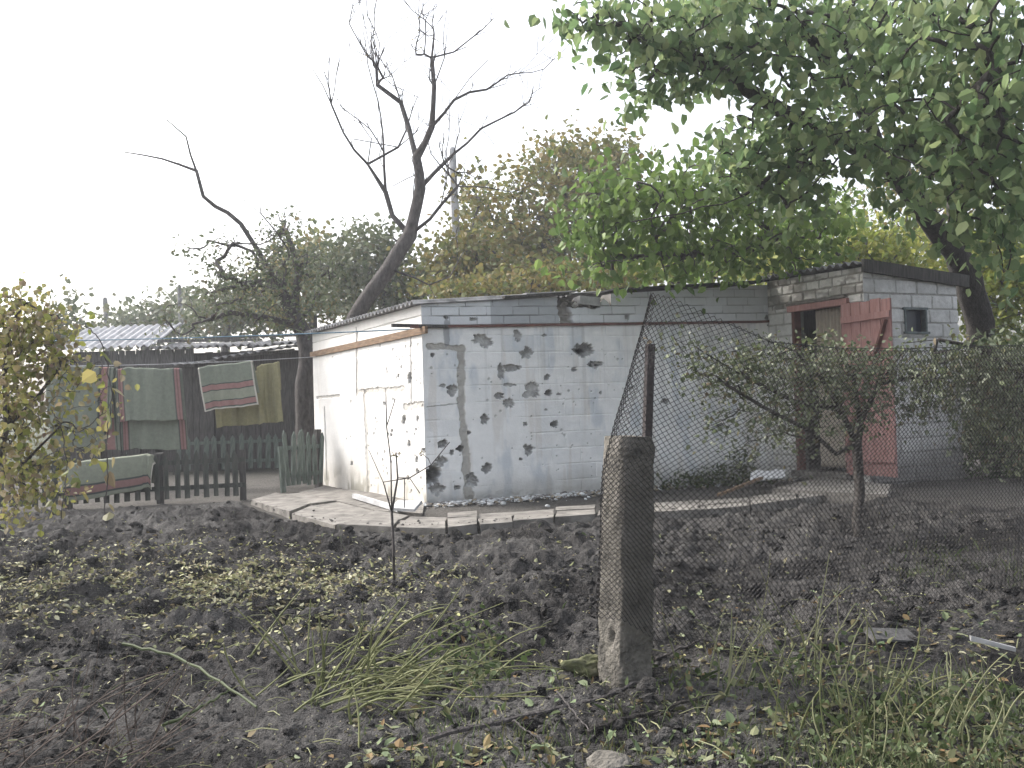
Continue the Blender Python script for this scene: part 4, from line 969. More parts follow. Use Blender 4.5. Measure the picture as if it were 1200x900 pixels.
for k, (pts, lf, lab) in enumerate((([(100, 380), (118, 400), (126, 430), (131, 470), (124, 520), (126, 560), (122, 605)], [(116, 412, .14), (112, 436, .12), (131, 455, .11), (127, 478, .13), (125, 492, .12), (122, 520, .07), (132, 535, .09), (114, 540, .12), (129, 552, .13), (122, 562, .07), (127, 590, .08), (128, 600, .11), (120, 470, .06), (118, 500, .05)], 'thin vine strand with large yellow leaves hanging before the striped blankets'),
                            ([(60, 480), (72, 500), (78, 540), (76, 575), (70, 612)], [(85, 560, .10), (95, 577, .10), (92, 565, .07), (80, 550, .08), (68, 565, .08), (60, 586, .07), (84, 540, .07), (74, 570, .06), (100, 571, .05)], 'short vine strand hanging to the soil before the low blanket'))):
    dd = 5.9 + .3 * k; w = np.array(PP(*[(x, y, dd) for x, y in pts])); w0 = w[0].copy()
    u = np.linspace(0, len(w) - 1, 40); w2 = np.stack([np.interp(u, np.arange(len(w)), w[:, q]) for q in range(3)], -1) + rng.normal(0, .004, (40, 3))
    o = thing('vine_strand', lab, 'vine', w0); MB().tube(w2 - w0, .0035, 5).obj('stem', M_bark_grey, o)
    lp = np.array([P(x, y, dd) for x, y, s in lf]) - w0; leafobj('foliage', lp, np.array([s for x, y, s in lf]) * .8, L_vine, o, width=1.7, droop=1.2)

# ------------------------------------------------------------------ thin sapling standing in the dug soil
sb = on_ground(462, 686)[0]; sdp = (sb - CAM) @ fw
limbs = [[sb, P(461, 640, sdp), P(459, 600, sdp), P(458, 540, sdp), P(453, 500, sdp), P(452, 455, sdp)], [P(459, 595, sdp), P(449, 565, sdp), P(440, 545, sdp - .05), P(432, 527, sdp - .05)], [P(459, 580, sdp), P(480, 560, sdp + .05), P(505, 545, sdp + .1), P(527, 518, sdp + .1)], [P(459, 592, sdp), P(466, 560, sdp + .1), P(464, 530, sdp + .1)], [P(466, 545, sdp + .1), P(474, 560, sdp + .1), P(474, 595, sdp + .1)], [P(454, 492, sdp), P(463, 468, sdp + .05)], [P(466, 545, sdp + .1), P(480, 560, sdp + .15), P(492, 578, sdp + .2)]]
tree('sapling', 'thin leafless sapling standing in the dug soil before the wall corner', 'sapling', limbs, [(464, 532, 6, 5, sdp + .1, .03, 5), (494, 530, 3, 5, sdp + .1, .02, 2)], M_bark_grey, L_brown, 5, .012, (.01, .022), tip=.003, base=.0095, seg=2, minfrac=0)

# ------------------------------------------------------------------ poles on the skyline
for (x0, y0, x1, y1, d, r0, r1, lab, m_) in ((530, 175, 541, 420, 24, .085, .15, 'pale concrete utility pole behind the leafless tree', M_slate_light), (123, 350, 130, 430, 40, .10, .16, 'short grey pole on the skyline left of the plank shed roof', M_slate), (94, 373, 97, 430, 42, .07, .12, 'shortest thin pole on the far left skyline', M_slate), (210, 335, 216, 430, 36, .07, .14, 'thin pole standing among the trees behind the plank shed', M_slate)):
    b = P(x1, y1, d); b2 = b.copy(); b2[2] = .2; t = P(x0, y0, d); o = thing('utility_pole', lab, 'pole', b2)
    m = MB(); m.tube(np.array([b2, (b2 + t) / 2, t]) - b2, [r1, (r0 + r1) / 2, r0], 8); m.obj('shaft', m_, o)
    m = MB(); m.tube(np.array([t, t + np.array([0, 0, .05])]) - b2, [r0 * .8, r0 * .6], 8); m.obj('cap', m_, o)

# ------------------------------------------------------------------ plank shed at the back left
SD = 18.6
def sp(px, py, d=SD): return P(px, py, d)
psh = thing('plank_shed', 'long weathered plank shed with patched corrugated roofs behind the blankets', 'shed', base_at(220, SD))
po = np.array(psh.location)
x0 = P(60, 450, SD)[0]; x1 = P(392, 450, SD)[0]
m = MB(); x = x0
while x < x1:
    w_ = rng.uniform(.10, .15); gap = rng.random() < .07
    if not gap: m.box((x + w_ / 2 - po[0], rng.uniform(-.012, .012), 1.1 + rng.uniform(-.03, .03)), (w_ - .008, .022, 2.3), jit=.004)
    x += w_
m.obj('plank_wall', M_wood_dark, psh)
m = MB(); m.box(((x0 + x1) / 2 - po[0], 1.2, 1.15), (x1 - x0, .05, 2.35)); m.box((x0 - po[0], .65, 1), (.05, 1.25, 2)); m.box((x1 - po[0], .65, 1), (.05, 1.25, 2)); m.obj('rear_wall', M_wood_dark, psh)
# upper pale boards at the left half
m = MB(); xA, xB = P(85, 400, SD)[0], P(225, 400, SD)[0]; zA, zB = P(150, 432, SD)[2], P(150, 411, SD)[2]; x = xA
while x < xB:
    w_ = rng.uniform(.12, .3); 
    if rng.random() > .12: m.box((x + w_ / 2 - po[0], -.03, (zA + zB) / 2 - po[2]), (w_ - .015, .02, zB - zA))
    x += w_
m.box(((xA + xB) / 2 - po[0], -.015, zA - po[2] + .04), (xB - xA, .012, .05)); m.obj('board_panel', M_wood_grey, psh)
def patch_roof(pxa, pxb, pya, pyb, run, rise, m_, name='roof', pitch=.15, amp=.025, yoff=-.25):
    a_ = P(pxa, pya, SD); b_ = P(pxb, pyb, SD)
    return corr(a_[0] - po[0], b_[0] - po[0], yoff, yoff + run, lambda X, Y: (a_[2] + (b_[2] - a_[2]) * (X - (a_[0] - po[0])) / (b_[0] - a_[0]) - po[2]) + rise * (Y - yoff) / run, m_, name, psh, along='y', pitch=pitch, amp=amp, wob=.03)
patch_roof(65, 185, 410, 405, 1.6, .52, M_slate_light)
patch_roof(180, 300, 409, 405, 1.5, .16, M_slate)
patch_roof(290, 385, 408, 398, 1.5, .16, M_slate)
patch_roof(208, 262, 428, 425, .6, .05, M_slate, yoff=-.55, amp=.02)
patch_roof(258, 360, 422, 405, .6, .05, M_slate, yoff=-.5, amp=.02)
m = MB(); 
for (xa_, ya_, xb_, yb_) in ((185, 400, 300, 398), (240, 396, 370, 392), (250, 420, 345, 410)):
    m.beam(P(xa_, ya_, SD - .2) - po, P(xb_, yb_, SD - .2) - po, .05, .05)
m.obj('rafter', M_wood_grey, psh)
for xp in (112, 137, 160, 247):
    m = MB(); a_ = P(xp, 440, SD - .07) - po; m.box((a_[0], a_[1], 1.0), (.09, .08, 2.1)); m.obj('post', M_wood_grey if xp == 112 else M_wood_dark, psh)

# ------------------------------------------------------------------ picket fences
def picket_mesh(w=.07, h=.8, th=.02, point=.07):
    m = MB(); x = w / 2; y = th / 2
    pr = [(-x, 0), (x, 0), (x, h - point), (0, h), (-x, h - point)]
    v = [(a_, -y, b_) for a_, b_ in pr] + [(a_, y, b_) for a_, b_ in pr]
    m.add(v, [[0, 1, 2, 3, 4], [9, 8, 7, 6, 5]] + [[i, i + 5, (i + 1) % 5 + 5, (i + 1) % 5] for i in range(5)])
    return mesh_np(np.vstack(m.v), np.concatenate(m.l), np.concatenate(m.s))
def picket_fence(pa, pb, h, pitch, label, m_, posts, pw=.07, z_off=.06, lean=.02, group='picket fences', name='picket_fence', rails=(.22, .78), hvar=.03):
    pa = np.asarray(pa, float); pb = np.asarray(pb, float); d = pb - pa; L = np.linalg.norm(d[:2]); an = math.atan2(d[1], d[0])
    r = thing(name, label, 'fence', pa, an, group)
    dz = d[2] / L
    me_ = picket_mesh(pw, h); first = True; n = int(L / pitch)
    for k in range(n):
        x_ = (k + .5) * pitch
        if first: me_.name = 'picket'; me_.materials.append(m_); first = False
        o = bpy.data.objects.new('picket', me_); COL.objects.link(o); o.parent = r
        o.location = (x_ + rng.normal(0, .006), -.03, z_off + dz * x_ + rng.normal(0, .008)); o.rotation_euler = (rng.normal(0, .015), rng.normal(0, lean), 0); o.scale = (rng.uniform(.85, 1.1), 1, 1 + rng.normal(0, hvar))
    for rz_ in rails:
        m = MB(); m.beam((0, 0, z_off + h * rz_), (L, 0, z_off + h * rz_ + dz * L), .035, .055); m.obj('rail', m_, r)
    for xq in posts:
        m = MB(); m.box((xq * L, .045, (h + z_off) * .5), (.08, .08, h + z_off + .02), jit=.004); m.obj('post', M_wood_dark, r)
    return r
fa, fb = on_z(-40, 603, .185), on_z(288, 585, .2)
picket_fence(fa, fb, .56, .115, 'low dark picket fence at the left with a blanket thrown over it', M_picket_front, (.02, .35, .68, .99), pw=.06)
ba, bbk = on_z(205, 556, .2), on_z(335, 551, .2)
picket_fence(ba, bbk, .62, .155, 'greenish picket fence further back beneath the small striped blanket', M_picket, (.0, .5, 1.), pw=.085)
ga, gb = on_z(332, 576, .2), on_z(377, 571, .2)
gt = picket_fence(ga, gb, .74, .095, 'leaning greenish picket gate against the white wall', M_picket, (.98,), pw=.065, lean=.06, name='picket_gate', group=None, rails=(.2, .7)); gt['category'] = 'gate'
ga2 = on_z(330, 578, .2)
m = MB(); m.box((0, 0, .3), (.07, .03, .62), jit=.006); o = m.obj('board', M_picket, gt); o.location = (-.04, -.05, .0); o.rotation_euler = (.0, -.06, 0)

# ------------------------------------------------------------------ clothes lines and blankets
LD = 14.6
def line_pts(a_, b_, sag, n=24):
    u = np.linspace(0, 1, n)[:, None]; p = a_ * (1 - u) + b_ * u; p[:, 2] -= (4 * u * (1 - u))[:, 0] * sag; return p
l0, l1 = P(60, 429, LD), P(372, 418, LD + .1)
o = MB().tube(line_pts(l0, l1, .03), .005, 5).obj('clothes_line', M_slate_light); tag(o, 'thin pale clothes line carrying the blankets', 'rope')
o = MB().tube(line_pts(P(40, 400, 14), P(500, 385, 11.2), .02, 30), .008, 5).obj('cable', mat('blue_cable', (.10, .17, .22), (.07, .12, .16), 5, bump=0)); tag(o, 'blue cable running from the plank shed to the wall corner', 'cable')
GRN, GRN2, REDS, DKS, OLV, CRM = [np.array(q) for q in ((.185, .205, .165), (.235, .25, .195), (.25, .145, .135), (.06, .07, .065), (.22, .205, .12), (.45, .43, .38))]
def blanket(label, tl, tr, bl, br, back, d, colf, nf=90, th=.012, wob=.02, fringe=False, grp='blankets hung out to air'):
    """front flap spans four pixels corners; folds over the line and hangs `back` metres behind"""
    q = [P(*tl, d), P(*tr, d), P(*bl, d - .06), P(*br, d - .06)]; root = (q[0] + q[1]) / 2
    r = thing('blanket', label, 'blanket', root, group=grp)
    L = np.linalg.norm(q[2] - q[0]); nb_ = max(3, int(back / L * nf)); 
    u = np.linspace(0, 1, 60); rows = []; cols = []
    for k in range(nf, -1, -1):
        v_ = k / nf; a_ = q[0] * (1 - v_) + q[2] * v_; b_ = q[1] * (1 - v_) + q[3] * v_
        p = a_[None] * (1 - u[:, None]) + b_[None] * u[:, None]; rows.append(p); cols.append(colf(u, np.full(60, v_), 0))
    top = rows[-1]
    for k in range(1, 4):
        p = top.copy(); an = k / 4 * math.pi; p[:, 1] += .03 * (1 - math.cos(an)); p[:, 2] += .02 * math.sin(an); rows.append(p); cols.append(colf(u, np.full(60, .0), 0))
    for k in range(1, nb_ + 1):
        p = top.copy(); p[:, 1] += .06 + .04 * k / nb_; p[:, 2] -= back * k / nb_; p[:, 0] += (q[2][0] - q[0][0]) * k / nf; rows.append(p); cols.append(colf(u, np.full(60, k / nf), 1))
    R_ = np.array(rows); nr_ = len(R_)
    vv = np.linspace(0, 1, nr_)[:, None]; uu = u[None]
    R_[:, :, 1] += wob * (fbm(uu * 5 + 3, vv * 1.2 + root[0], 3, 4) - .5) * 2; R_[:, :, 0] += wob * .5 * (fbm(uu * 3, vv * 4, 2, 9) - .5); R_[:, :, 2] += wob * .8 * (fbm(uu * 6, vv * .1 + 5, 2, 19) - .5)
    v, f = sheet(R_[:, :, 0] - root[0], R_[:, :, 1] - root[1], R_[:, :, 2] - root[2])
    o = link('cloth', mesh_np(v, f, np.full(len(f), 4), True, np.array(cols).reshape(-1, 3)), M_cloth, r); md = o.modifiers.new('s', 'SOLIDIFY'); md.thickness = th
    if fringe:
        m = MB()
        for e_ in range(0, 60):
            for row in (R_[int(nf * .0)],): 
                p = row[e_] - root; m.tube([p, p + np.array([rng.normal(0, .006), 0, -.02]), p + np.array([rng.normal(0, .01), 0, -.045])], .003, 3)
        m.obj('fringe', mat('fringe_wool', tuple(CRM * .8), tuple(CRM * .5), 9, bump=0), r)
    return r
def side_stripes(wl=.10, wr=.12, base=GRN):
    def f(u, v, s):
        c = np.broadcast_to(base, u.shape + (3,)).copy()
        for lo, hi in ((0.012, wl), (1 - wr, .985)):
            k = (u > lo) & (u < hi); c[k] = REDS; e_ = (np.abs(u - lo) < .012) | (np.abs(u - hi) < .014); c[e_] = DKS
            mid_ = (u > (lo + hi) / 2 - .008) & (u < (lo + hi) / 2 + .006); c[mid_] = REDS * .6
        return c
    return f
blanket('large green blanket with a red stripe down each side, its lower flap longer behind', (136, 433), (212, 433), (138, 494), (217, 492), 1.18, LD, side_stripes(), wob=.055, fringe=False)
def right_stripe(u, v, s):
    c = np.broadcast_to(GRN * .95, u.shape + (3,)).copy(); c[(u > .80) & (u < .93)] = REDS; c[(np.abs(u - .79) < .012)] = DKS; c[(np.abs(u - .95) < .015)] = DKS; return c
blanket('large green blanket with one red stripe, half hidden by the vine', (52, 430), (133, 432), (54, 500), (130, 503), 1.20, LD, right_stripe, wob=.06)
def two_stripes(u, v, s):
    c = np.broadcast_to(GRN, u.shape + (3,)).copy()
    if s: return c
    for lo, hi in ((.42, .56), (.80, .95)): c[(v > lo) & (v < hi)] = REDS * 1.05; c[np.abs(v - lo) < .012] = DKS; c[np.abs(v - hi) < .012] = DKS
    c[(v > .57) & (v < .79)] = GRN2; c[(u > .975)] = CRM; c[u < .02] = CRM; c[v > .975] = CRM
    return c
blanket('small skewed blanket with two red bands and pale edges', (232, 432), (295, 424), (240, 482), (303, 474), .45, LD - .2, two_stripes, wob=.04, fringe=False)
def olive(u, v, s): return np.broadcast_to(OLV, u.shape + (3,)).copy() * (1 + .15 * np.sin(u * 9))[:, None]
blanket('plain olive blanket hanging right of the small banded blanket', (301, 430), (326, 425), (303, 497), (332, 494), .4, LD + .1, olive, wob=.04)
blanket('plain olive cloth showing beneath the small banded blanket', (250, 440), (302, 436), (254, 501), (303, 497), .4, LD + .16, olive, wob=.04)
# blanket over the low fence
def low_b(u, v, s):
    c = np.broadcast_to(GRN2 * .85, u.shape + (3,)).copy(); k = (v > .62) & (v < .84); c[k] = REDS * .9; c[np.abs(v - .61) < .02] = DKS; c[np.abs(v - .86) < .02] = DKS; c[(u > .97)] = CRM * .9; return c
fq = (fa + fb) / 2
dF = lambda px: (on_plane(px, 560, fa + np.array([0, -.11, 0]), np.array([-(fb - fa)[1], (fb - fa)[0], 0])) - CAM) @ fw
r = thing('blanket', 'green blanket with a red lower band thrown over the low picket fence', 'blanket', P(125, 540, dF(125)), group='blankets hung out to air')
cpt = [((70, 548), (78, 588)), ((100, 541), (100, 586)), ((130, 538), (130, 580)), ((166, 533), (166, 573)), ((174, 535), (174, 571)), ((180, 545), (177, 574))]
U_ = np.linspace(0, 1, 70); xs0 = np.linspace(0, 5, 70); rows = []
tops = np.array([P(a_[0], a_[1], dF(a_[0])) for a_, b_ in cpt]); bots = np.array([P(b_[0], b_[1], dF(b_[0]) - .05) for a_, b_ in cpt])
ti = np.stack([np.interp(xs0, np.arange(6), tops[:, q]) for q in range(3)], -1); bi = np.stack([np.interp(xs0, np.arange(6), bots[:, q]) for q in range(3)], -1)
cols = []
for k in range(40, -1, -1):
    v_ = k / 40; p = ti * (1 - v_) + bi * v_; p[:, 1] -= .03 * math.sin(v_ * 3.1) + 0; rows.append(p); cols.append(low_b(U_, np.full(70, v_), 0))
for k in range(1, 6):
    p = ti.copy(); p[:, 1] += .19 * k / 5; p[:, 2] += .015 * math.sin(k / 5 * 3.14); rows.append(p); cols.append(low_b(U_, np.full(70, 0.), 0))
for k in range(1, 20):
    p = ti.copy(); p[:, 1] += .19; p[:, 2] -= .018 * k; rows.append(p); cols.append(low_b(U_, np.full(70, 0.1), 0))
R_ = np.array(rows); R_[:, :, 1] += .03 * (fbm(U_[None] * 8, np.linspace(0, 2, len(R_))[:, None], 3, 6) - .5); R_[:, :, 2] += .02 * (fbm(U_[None] * 7, np.zeros((len(R_), 1)), 2, 7) - .5)
lo_ = np.array(r.location); v, f = sheet(R_[:, :, 0] - lo_[0], R_[:, :, 1] - lo_[1], R_[:, :, 2] - lo_[2])
o = link('cloth', mesh_np(v, f, np.full(len(f), 4), True, np.array(cols).reshape(-1, 3)), M_cloth, r); md = o.modifiers.new('s', 'SOLIDIFY'); md.thickness = .012

# ------------------------------------------------------------------ concrete post, steel bar and wire netting
pb0 = P(733, 800, 4.55); pb0[2] = 0
post = thing('concrete_post', 'thick weathered concrete stub post with the netting wired round it', 'post', pb0, math.radians(30)); post.rotation_euler = (0, .055, math.radians(30))
m = MB(); n_ = 46; hs_ = 1.13
S_ = 20; ringp = []
for k in range(S_ * 4):
    e_, t_ = divmod(k, S_); t_ = t_ / S_; c_ = [(-1, -1), (1, -1), (1, 1), (-1, 1)]
    a_, b_ = np.array(c_[e_]), np.array(c_[(e_ + 1) % 4]); q = a_ + (b_ - a_) * t_; q = q * (1 - .10 * (np.abs(q).min() ** 6)); ringp.append(q)
ringp = np.array(ringp); vs = []
for k in range(n_ + 1):
    z_ = -.12 + (hs_ + .12) * k / n_; tp = 1.0 - .05 * z_; tp *= 1 - .12 * sst(hs_ - .05, hs_ + .01, z_)
    w_ = .098 * tp; an = np.arange(len(ringp))
    nz_ = (fbm(an * .25 + 5, np.full(len(an), z_ * 14), 4, 5) - .5) * .024
    q = ringp * (w_ + nz_[:, None]); vs.append(np.c_[q, np.full(len(q), z_)])
vs = np.array(vs)
# round drilled hole low on the left face
hz = P(706, 747, 4.5)[2]
dl_ = np.hypot(vs[:, :, 1] + .02, (vs[:, :, 2] - hz) * .75); hk = (vs[:, :, 0] < -.06) * (1 - sst(.008, .024, dl_)); vs[:, :, 0] += hk * .07
i = np.arange(n_)[:, None] * 80; j = np.arange(80)[None]; j2 = (j + 1) % 80
f = np.stack([i + j, i + j2, i + 80 + j2, i + 80 + j], -1).reshape(-1, 4); m.add(vs.reshape(-1, 3), f)
m.add(np.vstack([vs[-1], [[0, 0, hs_ + .006]]]), [[k, (k + 1) % 80, 80] for k in range(80)])
m.obj('shaft', M_concrete, post, smooth=True)
# steel bar clamped to it
sb0 = P(757, 560, 4.72); stp = P(762, 403, 4.72)
m = MB(); d_ = stp - sb0; b_ = sb0 - d_ * 1.4
m.beam(b_, stp, .045, .006, upv=(1, .35, 0)); m.beam(b_, stp, .006, .045, upv=(1, .35, 0))
m2 = MB(); m2.tube([b_, stp], [.024, .024], 6); o = m2.obj('steel_post', M_steel); tag(o, 'dark steel bar standing behind the concrete stub post', 'post')

# netting: surface S(u,v), wires are interlocked zigzags
def curve(pts, u):
    pts = np.array(pts); t = pts[:, 0]; return np.stack([np.interp(u, t, pts[:, k]) for k in (1, 2, 3)], -1)
topc = [(-.9, *P(905, 402, 5.15)), (-.45, *P(835, 372, 4.95)), (-.18, *P(785, 352, 4.86)), (-.06, *P(764, 346, 4.72)), (0, *P(762, 344, 4.62)), (.12, *P(790, 352, 4.60)), (.5, *P(905, 401, 4.75)), (.9, *P(985, 408, 5.0)), (1.4, *P(1080, 408, 5.35)), (2.2, *P(1200, 404, 5.9)), (3.2, *P(1330, 400, 6.6))]
botc = [(-.9, *P(840, 760, 5.0)), (-.45, *P(790, 745, 4.78)), (-.18, *P(768, 738, 4.72)), (-.06, *P(700, 725, 4.56)), (0, *P(697, 722, 4.42)), (.12, *P(730, 726, 4.385)), (.26, *P(772, 752, 4.5)), (.5, *P(830, 760, 4.62)), (.9, *P(920, 748, 4.95)), (1.4, *P(1020, 728, 5.4)), (2.2, *P(1180, 705, 6.1)), (3.2, *P(1330, 690, 6.9))]
midc = [(-.9, *P(870, 600, 5.1)), (-.45, *P(800, 570, 4.85)), (-.18, *P(778, 560, 4.78)), (-.06, *P(714, 552, 4.66)), (0, *P(708, 548, 4.50)), (.12, *P(735, 550, 4.44)), (.26, *P(775, 556, 4.56)), (.5, *P(850, 560, 4.68)), (.9, *P(950, 565, 4.98)), (1.4, *P(1050, 562, 5.38)), (2.2, *P(1190, 556, 6.0)), (3.2, *P(1330, 548, 6.75))]
cw, chh = .025, 38
us = np.arange(-.08, 2.6, cw / 2); m = MB()
nv = 112; vv = np.linspace(0, 1, nv)
def S(u, v):
    t_, m_, b_ = curve(topc, u), curve(midc, u), curve(botc, u)
    v = v[:, None]; p = np.where(v < .5, t_ * (1 - 2 * v) + m_ * 2 * v, m_ * (2 - 2 * v) + b_ * (2 * v - 1))
    return p
for k, u in enumerate(us):
    zz = (np.arange(nv) % 2) * 2 - 1
    zz = zz * (1 if k % 2 == 0 else -1)
    uu = u + zz * cw / 4 * 1.04
    p = S(uu, vv)
    bul = (fbm(np.full(nv, u * 2.2), vv * 3, 3, 12) - .5)
    p[:, 1] += bul * .07 + zz * .002 * (1 if k % 2 else -1); p[:, 0] += (fbm(np.full(nv, u * 3), vv * 4, 2, 14) - .5) * .03; p[:, 2] += (fbm(np.full(nv, u * 2.5), vv * 3 + 9, 2, 16) - .5) * .03
    m.tube(p, .0023, 3, cap=False)
fen = thing('chain_link_fence', 'sagging dark wire netting fence pulled up at its left corner', 'fence', P(760, 720, 4.6) * np.array([1, 1, 0]))
lo_ = np.array(fen.location); m.v = [v - lo_ for v in m.v]; m.obj('wire_netting', M_wire, fen)
m = MB(); u = np.linspace(.3, 2.6, 60); m.tube(curve(topc, u) - lo_ + np.array([0, .004, 0]), .002, 4); m.obj('top_wire', M_wire, fen)

# ------------------------------------------------------------------ ground clutter
st_ = on_ground(690, 796)[0]
IV, IF = ico(4); o = link('mossy_stone', lumps(np.array([[0, 0, .03]]), [.085], .7, .34), M_stone); o.data.polygons.foreach_set('use_smooth', np.ones(len(o.data.polygons), bool)); IV, IF = ico(2); o.location = st_; o.scale = (1.1, .8, .9); tag(o, 'mossy broken stone at the foot of the concrete post', 'stone')
sl = on_ground(715, 903)[0]; o = link('concrete_slab', lumps(np.array([[0, 0, .01]]), [.075], .3, .2), M_concrete); o.location = sl; o.rotation_euler = (.1, .05, .3); tag(o, 'small flat concrete chunk at the bottom edge of the picture', 'slab')
sl = on_ground(1042, 756)[0]; m = MB(); m.box((0, 0, .04), (.26, .10, .02), jit=.008); o = m.obj('wood_offcut', M_wood_grey); o.location = sl; o.rotation_euler = (.35, .12, .25); tag(o, 'grey wooden offcut lying among the weeds', 'board')
sl = on_ground(1160, 772)[0]; m = MB(); m.box((0, 0, .06), (.2, .03, .02), jit=.004); o = m.obj('pale_stake', M_white_board); o.location = sl; o.rotation_euler = (0, .25, -.3); tag(o, 'short pale splinter of wood in the right weeds', 'stake')
def stick(pts, r, label, m_=M_bark_grey, lift=.02):
    w = np.array([on_ground(x, y)[0] for x, y in pts]); w[:, 2] = np.maximum(w[:, 2], base_z(w[:, 0], w[:, 1])) + lift
    u = np.linspace(0, len(w) - 1, 16); w = np.stack([np.interp(u, np.arange(len(w)), w[:, q]) for q in range(3)], -1) + rng.normal(0, .004, (16, 3)); c_ = w[0].copy()
    o = MB().tube(w - c_, np.linspace(r, r * .6, 16), 6).obj('stick', m_); o.location = c_; tag(o, label, 'stick', 'sticks on the ground'); return o
stick([(500, 872), (600, 848), (700, 828), (745, 812), (800, 803)], .011, 'longest dark stick running to the foot of the concrete post')
stick([(690, 862), (760, 843), (840, 818)], .012, 'thick dark stick nearer the camera right of the flat stone', M_bark)
stick([(768, 783), (820, 774), (868, 766)], .009, 'pale brown stick lying right of the concrete post')
stick([(600, 850), (640, 878)], .004, 'thin pale twig crossing the longest stick')
stick([(655, 830), (690, 862)], .004, 'thin grey twig crossing the longest stick nearer the mossy stone')
stick([(300, 724), (345, 712), (382, 700)], .035, 'dark rotten log half buried behind the cut stalks', M_bark, .0)
stick([(145, 768), (200, 778), (258, 810), (300, 842)], .009, 'long green stalk arching across the soil left of the cut stalks', L_weed, .05)
stick([(190, 862), (240, 835), (267, 818)], .008, 'short green stalk lying in front of the arching stalk', L_weed, .03)
stick([(0, 628), (22, 632), (42, 645)], .006, 'short pale green stalk at the left edge', L_weed, .03)
stick([(968, 790), (1030, 782), (1090, 776)], .008, 'pale straw stalk among the right weeds')

M_stalk = mat('cut_stalk', (.20, .20, .10), (.07, .085, .03), 5, rough=.7, bump=.2, c3=(.13, .14, .06))
def stalks(name, label, cat, base_px, specs, m_, leafspec=None):
    b = on_ground(*base_px)[0]; o = thing(name, label, cat, b); m = MB()
    for (sx, sy, ex, ey, lift, r) in specs:
        a_ = on_ground(sx, sy)[0]; d_ = (a_ - CAM) @ fw; e_ = P(ex, ey, d_ + rng.uniform(-.15, .15)); gz = ground_z(e_[0], e_[1]); e_[2] = max(e_[2], float(gz) + .01)
        c_ = (a_ + e_) / 2 + np.array([rng.normal(0, .04), 0, lift]); u = np.linspace(0, 1, 10)[:, None]
        p = (1 - u) ** 2 * a_ + 2 * u * (1 - u) * c_ + u * u * e_; m.tube(p - b, np.linspace(r, r * .5, 10), 5)
    m.obj('stems', m_, o)
    if leafspec is not None: pp_, ss_ = leafspec; leafobj('foliage', pp_ - b, ss_, L_weed, o, width=1.1, droop=.2)
    return o
specs = [(352, 792, 275, 712, .08, .006), (358, 795, 290, 722, .08, .005), (350, 790, 312, 710, .05, .005), (360, 770, 364, 702, .0, .006), (372, 800, 366, 740, .02, .006), (378, 803, 373, 722, .0, .008), (376, 800, 385, 735, .0, .006),
         (380, 790, 470, 701, .02, .006), (390, 800, 425, 728, .02, .005), (395, 800, 425, 705, .02, .003), (298, 815, 262, 755, .0, .006), (300, 812, 340, 780, .02, .005), (345, 830, 420, 795, .04, .006), (412, 848, 425, 800, .04, .006), (420, 870, 412, 800, .02, .005)]
for k in range(80):
    sx, sy = rng.normal(410, 34), rng.normal(806, 15); an = rng.normal(.3, .6); L_ = rng.uniform(25, 150); sx += rng.normal(25, 45); specs.append((sx, sy, sx + L_ * math.cos(an), sy - L_ * math.sin(an) * .8, rng.uniform(-.02, .14), rng.uniform(.003, .0075)))
for k in range(22):
    sx, sy = rng.normal(500, 30), rng.normal(808, 12); an = rng.normal(2.8, .35); L_ = rng.uniform(40, 120); specs.append((sx, sy, sx + L_ * math.cos(an), sy - L_ * math.sin(an) * .6, rng.uniform(.02, .10), rng.uniform(.003, .005)))
q = on_ground(rng.normal(555, 28, 420), rng.normal(788, 22, 420)); q[:, 2] += np.abs(rng.normal(0, .06, 420))
stalks('cut_stalks', 'heap of yellow green cut stalks lying on the soil left of the concrete post', 'plant heap', (420, 805), specs, M_stalk, (q, rng.uniform(.015, .05, len(q))))
# brush of thin brown twigs bottom left
specs = []
for k in range(120):
    sx, sy = rng.uniform(-120, 190), rng.uniform(855, 930); an = rng.normal(.85, .5); L_ = rng.uniform(30, 160); specs.append((sx, sy, sx + L_ * math.cos(an), sy - L_ * math.sin(an), rng.uniform(-.04, .09), rng.choice([.0015, .0022, .0035])))
for (sx, sy, ex, ey) in ((90, 880, 205, 790), (60, 900, 190, 800), (130, 850, 195, 785), (120, 862, 135, 850)): specs.append((sx, sy, ex, ey, .03, .004))
stalks('brush_pile', 'tangle of thin dark red brown twigs in the bottom left corner', 'brushwood', (60, 880), specs, mat('brown_twig', (.12, .095, .08), (.055, .045, .04), 9, bump=.2))
# weeds bottom right
M_straw = mat('straw_stem', (.23, .23, .13), (.12, .13, .07), 5, rough=.8, bump=.1)
defs = [('green weeds with pale stems in the bottom right corner', (1130, 850), 1130, 60, 862, 24, 46, 420), ('green weed clump under the grey wooden offcut', (1010, 830), 1010, 45, 835, 22, 26, 260), ('sparse weed tuft right of the pale brown stick', (850, 800), 850, 40, 800, 12, 16, 90), ('tall dry weeds behind the grey wooden offcut', (960, 770), 960, 44, 775, 16, 22, 120)]
for lab, bp_, mx, sxx, my, syy, ns, nl in defs:
    specs = []
    for k in range(ns):
        sx, sy = rng.normal(mx, sxx), rng.normal(my, syy); an = rng.normal(1.5, .5); L_ = rng.uniform(30, 120); specs.append((sx, sy, sx + L_ * math.cos(an), sy - L_ * math.sin(an), rng.uniform(0, .08), rng.uniform(.002, .005)))
    q = on_ground(rng.normal(mx, sxx * 1.1, nl), rng.normal(my + 8, syy, nl)); q[:, 2] += np.abs(rng.normal(0, .06, nl)) 
    stalks('weed_clump', lab, 'weeds', bp_, specs, M_straw if 'dry' in lab or 'pale' in lab else M_stalk, (q, rng.uniform(.015, .05, nl)))
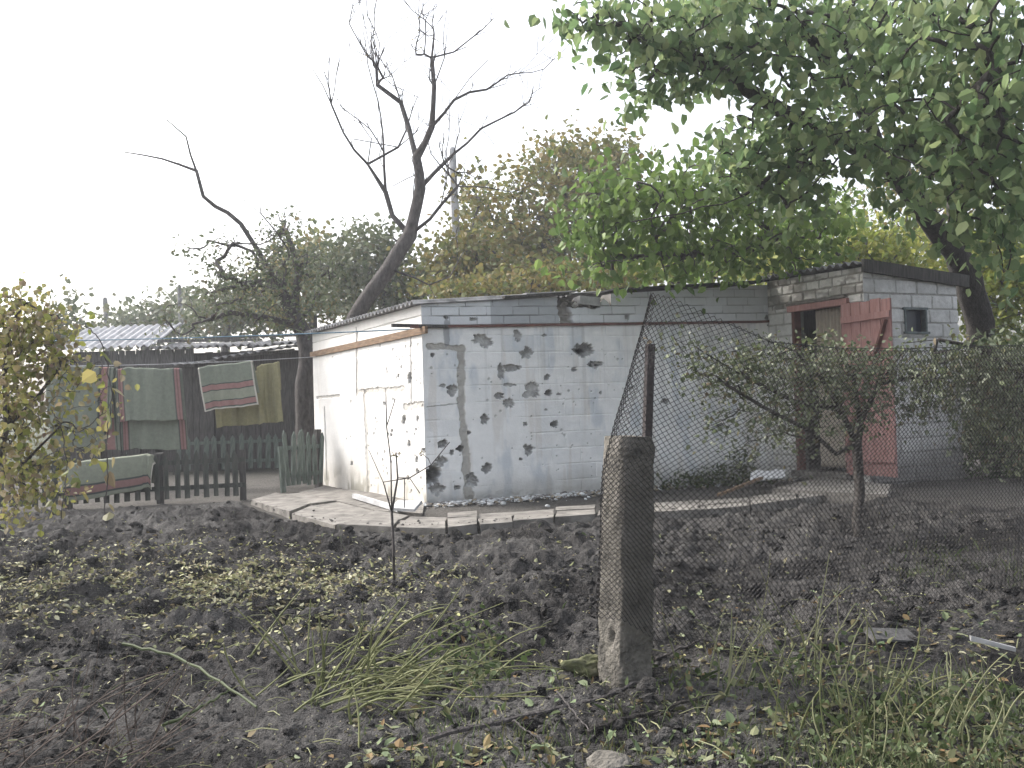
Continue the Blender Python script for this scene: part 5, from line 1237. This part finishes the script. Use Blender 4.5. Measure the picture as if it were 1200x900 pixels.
# grass blades
nb_ = 5200
px = np.concatenate([rng.normal(1130, 90, 2600), rng.uniform(480, 1240, 1500), rng.normal(320, 200, 300), rng.uniform(1040, 1240, 800)]); py = np.concatenate([rng.normal(872, 34, 2600), rng.uniform(780, 905, 1500), rng.uniform(600, 900, 300), rng.normal(668, 10, 800)])
b = on_ground(px, np.clip(py, 602, 930)); b = b[fbm(b[:, 0] * 4, b[:, 1] * 4, 2, 63) > rng.uniform(.3, .6, len(b))]; n_ = len(b)
h_ = rng.uniform(.02, .09, n_); dr = rng.normal(0, .5, (n_, 2)); w_ = .0025
sd_ = rng.normal(0, 1, (n_, 3)); sd_[:, 2] = 0; sd_ /= np.linalg.norm(sd_, axis=1)[:, None]
tip = b + np.c_[dr * h_[:, None], h_]; midp = b + np.c_[dr * h_[:, None] * .3, h_ * .6]
v = np.stack([b - sd_ * w_, b + sd_ * w_, midp + sd_ * w_ * .8, tip, midp - sd_ * w_ * .8], 1)
f = np.arange(n_ * 5).reshape(-1, 5)
o = link('grass', mesh_np(v.reshape(-1, 3), f, np.full(n_, 5)), L_weed); tag(o, 'short grass blades on the near ground', 'grass', kind='stuff')
# twigs and straw bits scattered on the near ground
m = MB(); q = on_ground(rng.uniform(0, 1240, 420), rng.uniform(690, 900, 420))
for c_ in q:
    an = rng.uniform(0, 6.28); L_ = rng.uniform(.03, .16); e_ = c_ + np.array([math.cos(an) * L_, math.sin(an) * L_, rng.uniform(0, .03)]); m.tube([c_ + [0, 0, .01], (c_ + e_) / 2 + [0, 0, .02], e_ + [0, 0, .008]], rng.uniform(.001, .003), 4)
o = m.obj('twig_litter', M_straw); tag(o, 'twigs and straw bits strewn on the near ground', 'litter', kind='stuff')

# ------------------------------------------------------------------ haze volume, added for the lens flare veil and the fading of far trees
m, n, l, b = newmat('veil_haze'); n.remove(b)
pv = n.new('ShaderNodeVolumePrincipled'); pv.inputs['Density'].default_value = .0020; pv.inputs['Color'].default_value = (.93, .95, 1, 1); pv.inputs['Anisotropy'].default_value = .35
l.new(pv.outputs[0], n['Material Output'].inputs['Volume'])
mb = MB(); mb.box((0, 20, 6.5), (110, 110, 15)); o = mb.obj('haze', m); tag(o, 'pale haze added for the lens veil and the fading of far trees', 'haze', kind='stuff')
